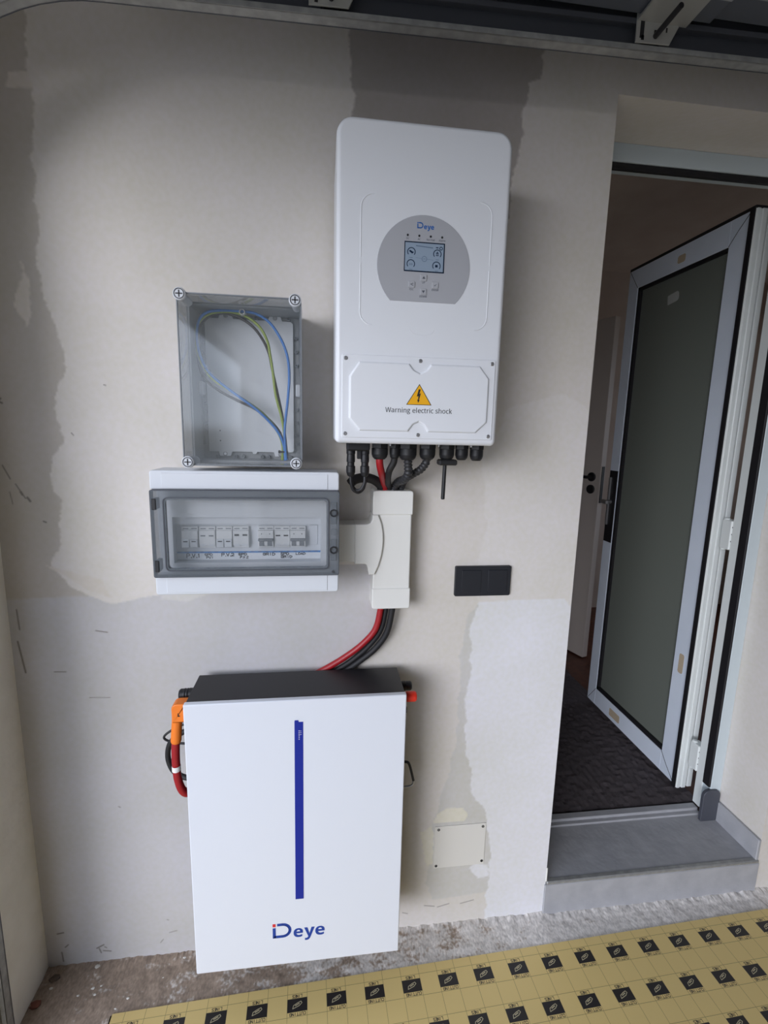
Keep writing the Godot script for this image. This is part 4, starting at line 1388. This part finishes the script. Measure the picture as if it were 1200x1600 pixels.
# ---------------------------------------------------------------- clear enclosure
func build_clear_box() -> void:
	var x0 := -0.282
	var x1 := -0.0435
	var y0 := 1.377
	var y1 := 1.711
	var t := thing("junction_enclosure", "empty grey junction enclosure with clear lid and four corner screws", "junction box", Vector3(-0.163, 1.377, 0.075))
	var s := st()
	var xa := x0 + 0.004
	var xb := x1 - 0.004
	var ya := y0 + 0.004
	var yb := y1 - 0.004
	box(s, xa, ya, 0.0, xb, yb, 0.004)
	box(s, xa, ya, 0.0, xa + 0.003, yb, 0.085)
	box(s, xb - 0.003, ya, 0.0, xb, yb, 0.085)
	box(s, xa, ya, 0.0, xb, ya + 0.003, 0.085)
	box(s, xa, yb - 0.003, 0.0, xb, yb, 0.085)
	put(s, "base_tray", M.cavity, t)
	# mounting plate with notched ends on small bosses
	s = st()
	prism(s, pv([-0.262, 1.400, -0.240, 1.400, -0.238, 1.390, -0.214, 1.390, -0.210, 1.400, -0.165, 1.400, -0.163, 1.395, -0.156, 1.395, -0.153, 1.400, -0.115, 1.400, -0.112, 1.390, -0.088, 1.390, -0.084, 1.400, -0.072, 1.400, -0.068, 1.404, -0.068, 1.690, -0.074, 1.695, -0.092, 1.695, -0.096, 1.706, -0.120, 1.706, -0.124, 1.695, -0.200, 1.695, -0.204, 1.706, -0.228, 1.706, -0.232, 1.695, -0.256, 1.695, -0.262, 1.690]), 0.010, 0.0125, 0.0006, 1)
	var mp := put(s, "mounting_plate", mat(rgb(224, 227, 231), 0.5), t)
	for q in [[-0.226, 1.395], [-0.100, 1.395], [-0.216, 1.701], [-0.108, 1.701]]:
		s = st()
		lathe(s, Vector3(q[0], q[1], 0.004), Vector3(0, 0, 1), [[0.0, 0.005], [0.0092, 0.005], [0.0105, 0.0035], [0.0105, 0.0]], 14)
		put(s, "plate_screw", M.screw, mp)
	for q in [[-0.236, 1.425], [-0.236, 1.448], [-0.098, 1.446]]:
		s = st()
		rod(s, Vector3(q[0], q[1], 0.0123), Vector3(q[0], q[1], 0.0129), 0.0017, 10)
		put(s, "drill_hole", M.screw_dark, mp)
	# ribs and bosses along the sides of the tray
	for q in [[-0.2685, 1.445, 1], [-0.2685, 1.465, 1], [-0.2685, 1.49, 1], [-0.2685, 1.51, 1], [-0.2685, 1.62, 1], [-0.2685, 1.645, 1], [-0.0615, 1.42, 1], [-0.0615, 1.44, 1], [-0.0615, 1.47, 1], [-0.0615, 1.50, 1], [-0.0615, 1.60, 1], [-0.0615, 1.63, 1], [-0.0615, 1.66, 1], [-0.244, 1.389, 1], [-0.203, 1.389, 1], [-0.186, 1.389, 1], [-0.143, 1.389, 1], [-0.128, 1.389, 1], [-0.078, 1.389, 1], [-0.182, 1.700, 1], [-0.166, 1.700, 1], [-0.150, 1.700, 1], [-0.078, 1.700, 1]]:
		s = st()
		lathe(s, Vector3(q[0], q[1], 0.003), Vector3(0, 0, 1), [[0.0, 0.0044], [0.010, 0.0040], [0.010, 0.0016], [0.003, 0.0016], [0.003, 0.0]], 12)
		put(s, "boss", M.breaker_dark, t)
	for q in [[-0.279, 1.60], [-0.279, 1.47], [-0.058, 1.63], [-0.058, 1.46]]:
		s = st()
		box(s, q[0] + 0.002, q[1] - 0.055, 0.003, q[0] + 0.0085, q[1] + 0.055, 0.009, 0.001)
		put(s, "rib", M.breaker_dark, t)
	for q in [[-0.274, 1.542], [-0.056, 1.542]]:
		s = st()
		box(s, q[0] - 0.006, q[1] - 0.014, 0.003, q[0] + 0.008, q[1] + 0.014, 0.030, 0.002)
		put(s, "latch_block", M.grey_plastic, t)
	# clear lid: front, rim and sides
	s = st()
	frame(s, rrect(x0, y0, x1, y1, [0.010], 4), rrect(x0 + 0.004, y0 + 0.004, x1 - 0.004, y1 - 0.004, [0.007], 4), 0.078, 0.148)
	var lid := put(s, "lid", M.clear_edge, t)
	s = st()
	prism(s, rrect(x0, y0, x1, y1, [0.010], 4), 0.1465, 0.149, 0.001, 1)
	put(s, "lid_face", M.clear, lid)
	s = st()
	frame(s, rrect(x0 + 0.0005, y0 + 0.0005, x1 - 0.0005, y1 - 0.0005, [0.010], 4), rrect(x0 + 0.0025, y0 + 0.0025, x1 - 0.0025, y1 - 0.0025, [0.008], 4), 0.076, 0.082)
	frame(s, rrect(x0 - 0.0004, y0 - 0.0004, x1 + 0.0004, y1 + 0.0004, [0.010], 4), rrect(x0 + 0.0018, y0 + 0.0018, x1 - 0.0018, y1 - 0.0018, [0.008], 4), 0.145, 0.1498)
	put(s, "lid_rim", M.breaker_dark, lid)
	for q in [[x0 + 0.007, y1 - 0.004], [x1 - 0.012, y1 - 0.004], [x0 + 0.009, y0 + 0.007], [x1 - 0.012, y0 + 0.007]]:
		s = st()
		lathe(s, Vector3(q[0], q[1], 0.09), Vector3(0, 0, 1), [[0.0, 0.0], [0.0, 0.0085], [0.056, 0.0095], [0.056, 0.0122], [0.063, 0.0122], [0.065, 0.0108], [0.065, 0.0]], 22)
		var sc := put(s, "lid_screw", M.grey_plastic, lid)
		s = st()
		frame(s, ring_poly(q[0], q[1], 0.0100), ring_poly(q[0], q[1], 0.0082), 0.1545, 0.1556)
		box(s, q[0] - 0.0065, q[1] - 0.0012, 0.1545, q[0] + 0.0065, q[1] + 0.0012, 0.1557, 0.0, Transform3D.IDENTITY)
		box(s, q[0] - 0.0012, q[1] - 0.0065, 0.1545, q[0] + 0.0012, q[1] + 0.0065, 0.1557)
		put(s, "cross_slot", M.screw_dark, sc)
	# three loose wires
	var blue := pv([-0.085, 1.385, -0.088, 1.419, -0.100, 1.448, -0.124, 1.476, -0.155, 1.503, -0.202, 1.536, -0.241, 1.568, -0.260, 1.601, -0.268, 1.640, -0.264, 1.676, -0.247, 1.696, -0.216, 1.702, -0.176, 1.702, -0.143, 1.698, -0.114, 1.680, -0.090, 1.645, -0.077, 1.608, -0.074, 1.567, -0.078, 1.515, -0.085, 1.455, -0.084, 1.409, -0.082, 1.386])
	var green := pv([-0.092, 1.385, -0.091, 1.419, -0.103, 1.451, -0.134, 1.489, -0.188, 1.526, -0.238, 1.558, -0.255, 1.581, -0.267, 1.607, -0.2705, 1.639, -0.268, 1.669, -0.252, 1.689, -0.226, 1.699, -0.193, 1.700, -0.164, 1.692, -0.137, 1.672, -0.121, 1.643, -0.115, 1.613, -0.110, 1.580, -0.104, 1.528, -0.092, 1.480, -0.086, 1.437, -0.086, 1.386])
	var brown := pv([-0.087, 1.385, -0.093, 1.437, -0.114, 1.469, -0.148, 1.496, -0.189, 1.515, -0.222, 1.532, -0.245, 1.548, -0.261, 1.567, -0.268, 1.590, -0.271, 1.619, -0.270, 1.646, -0.262, 1.672, -0.240, 1.692, -0.210, 1.698, -0.177, 1.689, -0.151, 1.672, -0.131, 1.646, -0.118, 1.617, -0.112, 1.587, -0.102, 1.539, -0.092, 1.490, -0.086, 1.445, -0.081, 1.386])
	for q in [[blue, M.wire_blue, 0.062, "blue wire looped inside the clear enclosure"], [green, M.wire_green, 0.057, "green and yellow earth wire looped inside the clear enclosure"], [brown, M.wire_brown, 0.052, "brown wire looped inside the clear enclosure"]]:
		var pts := []
		var n: int = q[0].size()
		for i in n:
			var f := float(i) / (n - 1)
			pts.append(Vector3(q[0][i].x, q[0][i].y, q[2] + 0.006 * sin(f * 9.0)))
		s = st()
		tube(s, curve(pts, 5), 0.0029, 8)
		var o := put(s, "wire", q[1])
		tag(o, q[3], "wire", "loose wires in the clear enclosure")
	s = st()
	box(s, -0.098, 1.402, 0.050, -0.079, 1.4055, 0.068, 0.001)
	box(s, -0.1005, 1.4005, 0.055, -0.096, 1.407, 0.062, 0.001)
	tag(put(s, "cable_tie", M.black), "black cable tie holding the wires together near the enclosure bottom", "cable tie", "cable ties on the wires")
	for q in [[-0.172, 1.699, "pale cable tie at the top of the wire loop"], [-0.250, 1.575, "pale cable tie on the left side of the wire loop"]]:
		s = st()
		lathe(s, Vector3(q[0], q[1], 0.046), Vector3(0, 0, 1), [[0.0, 0.006], [0.022, 0.006], [0.022, 0.0048], [0.0, 0.0048], [0.0, 0.006]], 14)
		tag(put(s, "cable_tie", M.clear_edge if q[0] < -0.2 else M.white_plastic), q[2], "cable tie", "cable ties on the wires")

# ---------------------------------------------------------------- trunking and cables
func build_trunking() -> void:
	var t := thing("cable_trunking", "white plastic cable trunking below the inverter with side branch", "trunking", Vector3(0.166, 1.02, 0.03))
	var s := st()
	prism(s, rrect(0.1205, 1.03, 0.2125, 1.31, [0.0042], 3), 0.0, 0.058, 0.004, 3)
	put(s, "channel", M.white_plastic, t)
	s = st()
	prism(s, rrect(0.1175, 1.2585, 0.2145, 1.3165, [0.003, 0.003, 0.006, 0.006], 4), 0.0, 0.0615, 0.0029, 3)
	put(s, "end_cap", M.white_plastic, t)
	s = st()
	prism(s, rrect(0.1195, 1.0225, 0.2142, 1.075, [0.006, 0.006, 0.003, 0.003], 4), 0.0, 0.0605, 0.0029, 3)
	put(s, "end_cap", M.white_plastic, t)
	s = st()
	prism(s, rrect(0.03, 1.1415, 0.125, 1.2345, [0.0032], 2), 0.0, 0.056, 0.003, 2)
	put(s, "side_channel", M.white_plastic, t)
	s = st()
	var tee := pv([0.100, 1.139, 0.1045, 1.136, 0.108, 1.128, 0.110, 1.112, 0.1245, 1.112, 0.1335, 1.134, 0.1400, 1.158, 0.1432, 1.180, 0.1440, 1.197, 0.1430, 1.216, 0.1390, 1.238, 0.1310, 1.2590, 0.1165, 1.2590, 0.1160, 1.248, 0.112, 1.240, 0.104, 1.2365, 0.076, 1.2365, 0.076, 1.139])
	prism(s, tee, 0.0, 0.0655, 0.0035, 3)
	put(s, "tee_cover", M.white_plastic, t)

func cable(called: String, pts: Array, r: float, m: Material, label: String, category := "cable", group := "", per := 8) -> MeshInstance3D:
	var s := st()
	tube(s, curve(pts, per), r, 14)
	var o := put(s, called, m)
	tag(o, label, category, group)
	return o

func corrugated(pts: Array, r: float, label: String) -> void:
	var c := curve(pts, 24)
	var fine := [c[0]]
	var acc := 0.0
	for i in c.size() - 1:
		acc += c[i].distance_to(c[i + 1])
		if acc >= 0.0016:
			fine.append(c[i + 1])
			acc = 0.0
	var rs := []
	for i in fine.size(): rs.append(r * (1.0 if (i / 2) % 2 == 0 else 0.82))
	var s := st()
	tube(s, fine, rs, 14)
	tag(put(s, "corrugated_conduit", M.conduit), label, "conduit", "corrugated conduits below the inverter")

func build_cables() -> void:
	# under the inverter
	cable("power_cable", [Vector3(0.124, 1.404, 0.12), Vector3(0.1245, 1.385, 0.118), Vector3(0.130, 1.365, 0.105), Vector3(0.139, 1.345, 0.075), Vector3(0.1455, 1.326, 0.05), Vector3(0.1455, 1.300, 0.040)], 0.0082, M.red, "thick red cable from the inverter down into the trunking", "cable", "battery cables")
	cable("power_cable", [Vector3(0.157, 1.404, 0.12), Vector3(0.156, 1.388, 0.118), Vector3(0.1475, 1.366, 0.108), Vector3(0.1495, 1.340, 0.075), Vector3(0.158, 1.322, 0.045), Vector3(0.160, 1.300, 0.036)], 0.0075, M.rubber, "thick black cable beside the red one below the inverter", "cable", "battery cables")
	corrugated([Vector3(0.1865, 1.405, 0.12), Vector3(0.188, 1.385, 0.12), Vector3(0.190, 1.362, 0.115), Vector3(0.186, 1.348, 0.095), Vector3(0.176, 1.338, 0.065), Vector3(0.170, 1.322, 0.045), Vector3(0.170, 1.300, 0.040)], 0.0100, "black corrugated conduit from the large middle gland into the trunking")
	corrugated([Vector3(0.231, 1.405, 0.12), Vector3(0.230, 1.390, 0.118), Vector3(0.221, 1.372, 0.105), Vector3(0.205, 1.358, 0.085), Vector3(0.194, 1.345, 0.06), Vector3(0.188, 1.326, 0.042), Vector3(0.188, 1.300, 0.034)], 0.0092, "black corrugated conduit curving left from the fourth gland")
	cable("flexible_conduit", [Vector3(0.062, 1.334, 0.075), Vector3(0.075, 1.344, 0.070), Vector3(0.100, 1.347, 0.062), Vector3(0.122, 1.340, 0.055), Vector3(0.138, 1.325, 0.045), Vector3(0.143, 1.300, 0.024)], 0.0112, M.rubber, "smooth black conduit arching from the solar plugs to the trunking", "conduit")
	cable("solar_cable", [Vector3(0.0605, 1.358, 0.12), Vector3(0.0615, 1.340, 0.12), Vector3(0.067, 1.325, 0.116), Vector3(0.079, 1.318, 0.108), Vector3(0.090, 1.324, 0.096), Vector3(0.095, 1.334, 0.084), Vector3(0.098, 1.340, 0.076)], 0.0034, M.conduit, "thin dark cable looping from the left solar plug", "cable", "solar cables")
	cable("solar_cable", [Vector3(0.0915, 1.358, 0.12), Vector3(0.091, 1.342, 0.121), Vector3(0.084, 1.327, 0.120), Vector3(0.073, 1.324, 0.112), Vector3(0.066, 1.332, 0.098), Vector3(0.066, 1.337, 0.084)], 0.0034, M.conduit, "thin dark cable looping from the right solar plug", "cable", "solar cables")
	# from the trunking to behind the battery
	cable("battery_cable", [Vector3(0.147, 1.034, 0.026), Vector3(0.145, 1.003, 0.025), Vector3(0.133, 0.952, 0.022), Vector3(0.099, 0.909, 0.016), Vector3(0.058, 0.876, 0.0125), Vector3(0.018, 0.851, 0.012), Vector3(-0.03, 0.826, 0.012)], 0.0080, M.red, "thick red cable from the trunking down behind the battery", "cable", "cables between trunking and battery")
	cable("battery_cable", [Vector3(0.161, 1.034, 0.022), Vector3(0.159, 1.003, 0.020), Vector3(0.149, 0.951, 0.016), Vector3(0.120, 0.905, 0.0105), Vector3(0.080, 0.868, 0.0095), Vector3(0.048, 0.846, 0.0095), Vector3(0.0, 0.815, 0.0095)], 0.0069, M.rubber, "inner black cable between the red one and the other black one", "cable", "cables between trunking and battery")
	cable("battery_cable", [Vector3(0.176, 1.034, 0.030), Vector3(0.174, 1.003, 0.030), Vector3(0.163, 0.945, 0.025), Vector3(0.134, 0.897, 0.016), Vector3(0.092, 0.860, 0.0115), Vector3(0.060, 0.838, 0.0115), Vector3(0.02, 0.812, 0.0115)], 0.0078, M.rubber, "outer right black cable from the trunking down behind the battery", "cable", "cables between trunking and battery")
	# orange plug with its red cable on the battery's left side
	var t := thing("battery_connector", "orange elbow battery connector on the upper left side of the battery", "connector", Vector3(-0.33, 0.735, 0.12))
	var s := st()
	prism(s, rrect(-0.3385, 0.792, -0.306, 0.838, [0.002, 0.001, 0.001, 0.012], 5), 0.108, 0.136, 0.003, 3)
	put(s, "elbow", M.orange, t)
	s = st()
	lathe(s, Vector3(-0.3305, 0.796, 0.122), Vector3(-0.09, -1, 0).normalized(), [[0.0, 0.0], [0.0, 0.0112], [0.056, 0.0118], [0.060, 0.0105], [0.060, 0.0]], 18)
	put(s, "sleeve", M.orange, t)
	s = st()
	box(s, -0.3245, 0.8085, 0.1355, -0.3228, 0.8165, 0.1366)
	box(s, -0.3245, 0.8085, 0.1355, -0.3200, 0.8110, 0.1366)
	put(s, "arrow_mark", M.ink, t)
	var rc := cable("battery_cable", [Vector3(-0.3355, 0.742, 0.122), Vector3(-0.3375, 0.72, 0.122), Vector3(-0.339, 0.677, 0.120), Vector3(-0.3370, 0.635, 0.118), Vector3(-0.330, 0.604, 0.114), Vector3(-0.320, 0.591, 0.108), Vector3(-0.314, 0.600, 0.098), Vector3(-0.306, 0.620, 0.090)], 0.0092, M.red, "thick dark red cable hanging from the orange connector", "cable", "cables between trunking and battery")
	s = st()
	lathe(s, Vector3(-0.3388, 0.6705, 0.1202), Vector3(0, -1, 0), [[-0.004, 0.0092], [-0.004, 0.0098], [0.0085, 0.0098], [0.0085, 0.0092]], 18)
	put(s, "tape_ring", M.tape, rc)
	cable("earth_cable", [Vector3(-0.308, 0.745, 0.06), Vector3(-0.340, 0.738, 0.06), Vector3(-0.370, 0.722, 0.06), Vector3(-0.383, 0.708, 0.06), Vector3(-0.372, 0.697, 0.06), Vector3(-0.340, 0.690, 0.062), Vector3(-0.308, 0.692, 0.064)], 0.0028, M.black, "thin black cable making a small loop left of the battery", "cable")
	cable("data_cable", [Vector3(-0.307, 0.735, 0.07), Vector3(-0.340, 0.722, 0.068), Vector3(-0.367, 0.696, 0.064), Vector3(-0.3765, 0.656, 0.06), Vector3(-0.366, 0.620, 0.062), Vector3(-0.340, 0.605, 0.07), Vector3(-0.308, 0.606, 0.080)], 0.0065, M.rubber, "black cable bowing out behind the red cable", "cable")

# ---------------------------------------------------------------- small wall things
func build_small() -> void:
	var t := thing("switch_plate", "black double light switch on the wall beside the doorway", "switch", Vector3(0.4177, 1.0321, 0.004))
	var s := st()
	prism(s, rrect(0.3422, 1.0321, 0.4932, 1.1131, [0.004], 4), 0.0, 0.009, 0.0015, 2)
	put(s, "frame", M.switch, t)
	for x in [0.3595, 0.4305]:
		s = st()
		prism(s, rrect(x - 0.0, 1.0425, x + 0.052, 1.1027, [0.001], 2), 0.006, 0.0108, 0.001, 2)
		put(s, "rocker", M.switch, t)
	t = thing("blank_plate", "square white blanking plate low on the wall with four screw holes", "cover plate", Vector3(0.398, 0.2, 0.002))
	s = st()
	prism(s, rrect(0.3215, 0.1995, 0.4735, 0.3375, [0.001], 2), 0.0, 0.0024, 0.0006, 1)
	put(s, "plate", mat(rgb(222, 219, 212), 0.6), t)
	for q in [[0.332, 0.3275], [0.464, 0.327], [0.329, 0.2075], [0.4665, 0.211]]:
		s = st()
		lathe(s, Vector3(q[0], q[1], 0.002), Vector3(0, 0, 1), [[0.0, 0.0042], [0.0010, 0.0040], [0.0010, 0.0024], [0.0004, 0.0022], [0.0004, 0.0]], 14)
		put(s, "screw", M.ink, t)

# ---------------------------------------------------------------- raised garage door
func rail(s: SurfaceTool, path: Array, n0: float, n1: float, z0: float, z1: float) -> void:
	# sweeps a rectangle (n0..n1 outwards from the path in its plane, z0..z1) along a path in x, y
	var A := []
	for i in path.size():
		var a: Vector2 = path[maxi(i - 1, 0)]
		var b: Vector2 = path[mini(i + 1, path.size() - 1)]
		var d := (b - a).normalized()
		var n := Vector2(-d.y, d.x)
		var p: Vector2 = path[i]
		A.append([p + n * n0, p + n * n1, n])
	for i in path.size() - 1:
		var p0: Vector2 = A[i][0]
		var p1: Vector2 = A[i][1]
		var q0: Vector2 = A[i + 1][0]
		var q1: Vector2 = A[i + 1][1]
		var na := Vector3(A[i][2].x, A[i][2].y, 0)
		var nb := Vector3(A[i + 1][2].x, A[i + 1][2].y, 0)
		for q in [[p1, q1, 1.0], [p0, q0, -1.0]]:
			var a := Vector3(q[0].x, q[0].y, z0)
			var b := Vector3(q[1].x, q[1].y, z0)
			var c := Vector3(q[1].x, q[1].y, z1)
			var d := Vector3(q[0].x, q[0].y, z1)
			tri(s, a, b, c, na * q[2], nb * q[2], nb * q[2])
			tri(s, a, c, d, na * q[2], nb * q[2], na * q[2])
		quad(s, Vector3(p0.x, p0.y, z1), Vector3(q0.x, q0.y, z1), Vector3(q1.x, q1.y, z1), Vector3(p1.x, p1.y, z1), Vector3(0, 0, 1))
		quad(s, Vector3(p0.x, p0.y, z0), Vector3(q0.x, q0.y, z0), Vector3(q1.x, q1.y, z0), Vector3(p1.x, p1.y, z0), Vector3(0, 0, -1))

func build_garage_door() -> void:
	var path := [Vector2(-0.72, 0.0), Vector2(-0.72, 1.0), Vector2(-0.72, 1.823)]
	for i in range(1, 17):
		var a := PI - PI / 2.0 * i / 16.0
		path.append(Vector2(-0.375 + cos(a) * 0.345, 1.823 + sin(a) * 0.345))
	path.append(Vector2(0.4, 2.184))
	path.append(Vector2(2.3, 2.222))
	var t := thing("door_track", "galvanised garage door track curving up the corner and running along the wall top", "door track", Vector3(-0.7, 0, 0.165))
	var s := st()
	rail(s, path, 0.0, 0.0025, 0.165, 0.186)
	rail(s, path, 0.0, 0.009, 0.184, 0.187)
	put(s, "lower_flange", M.steel, t)
	s = st()
	rail(s, path, 0.0, 0.052, 0.163, 0.166)
	rail(s, path.slice(18), 0.052, 0.125, 0.163, 0.166)
	put(s, "web", M.steel_dark, t)
	s = st()
	rail(s, path, 0.0495, 0.052, 0.165, 0.186)
	rail(s, path, 0.043, 0.052, 0.184, 0.1865)
	put(s, "upper_flange", M.steel_dark, t)
	for x in [1.2, 2.0]:
		s = st()
		box(s, x, 2.24, 0.158, x + 0.03, 2.5, 0.163)
		put(s, "wall_bracket", M.steel_dark, t)
	# sectional door leaf resting in the track under the ceiling
	var d := thing("garage_door", "dark grey sectional garage door raised overhead along its track", "garage door", Vector3(0.8, 2.25, 1.4))
	for k in 5:
		var x := -0.26 + k * 0.5
		var y := 2.245 + (x + 0.26) * 0.018
		s = st()
		box(s, x + 0.002, y, 0.20, x + 0.498, y + 0.04, 4.86, 0.002)
		var sec := put(s, "section", M.door_panel, d)
		s = st()
		box(s, x + 0.002, y - 0.012, 0.192, x + 0.498, y + 0.042, 0.245, 0.002)
		put(s, "end_stile", M.door_panel, sec)
		s = st()
		box(s, x + 0.002, y - 0.014, 0.243, x + 0.498, y - 0.004, 0.252, 0.001)
		put(s, "stile_lip", M.panel_lip, sec)
	# roller hinges at the section joints
	for q in [[0.0, 0.0], [0.615, 1.0]]:
		var dx: float = q[0] - 0.615
		var dy := dx * 0.018
		s = st()
		prism(s, pv([0.589 + dx, 2.197 + dy, 0.659 + dx, 2.199 + dy, 0.688 + dx, 2.257 + dy, 0.700 + dx, 2.285 + dy, 0.588 + dx, 2.285 + dy]), 0.189, 0.192, 0.0006, 1)
		box(s, 0.589 + dx, 2.232 + dy, 0.19, 0.690 + dx, 2.236 + dy, 0.26)
		var hg := put(s, "roller_hinge", M.steel_plate, d)
		for b in [[0.600, 2.222, 0.004, 0.018], [0.628, 2.214, 0.0032, 0.006], [0.602, 2.205, 0.003, 0.004], [0.650, 2.222, 0.0015, 0.004]]:
			s = st()
			box(s, b[0] - b[2] + dx, b[1] - b[3] + dy, 0.1915, b[0] + b[2] + dx, b[1] + b[3] + dy, 0.1923)
			put(s, "slot", M.gasket, hg)
		for b in [[0.606, 2.254], [0.630, 2.256]]:
			s = st()
			lathe(s, Vector3(b[0] + dx, b[1] + dy, 0.19), Vector3(0, 0, 1), [[0.0, 0.009], [0.004, 0.009], [0.008, 0.006], [0.009, 0.0]], 14)
			put(s, "bolt", M.steel_plate, hg)
		s = st()
		rod(s, Vector3(0.628 + dx, 2.210 + dy, 0.168), Vector3(0.628 + dx, 2.210 + dy, 0.182), 0.019, 20, 0.003)
		rod(s, Vector3(0.628 + dx, 2.210 + dy, 0.18), Vector3(0.628 + dx, 2.210 + dy, 0.26), 0.005, 12)
		put(s, "roller", M.gasket, hg)
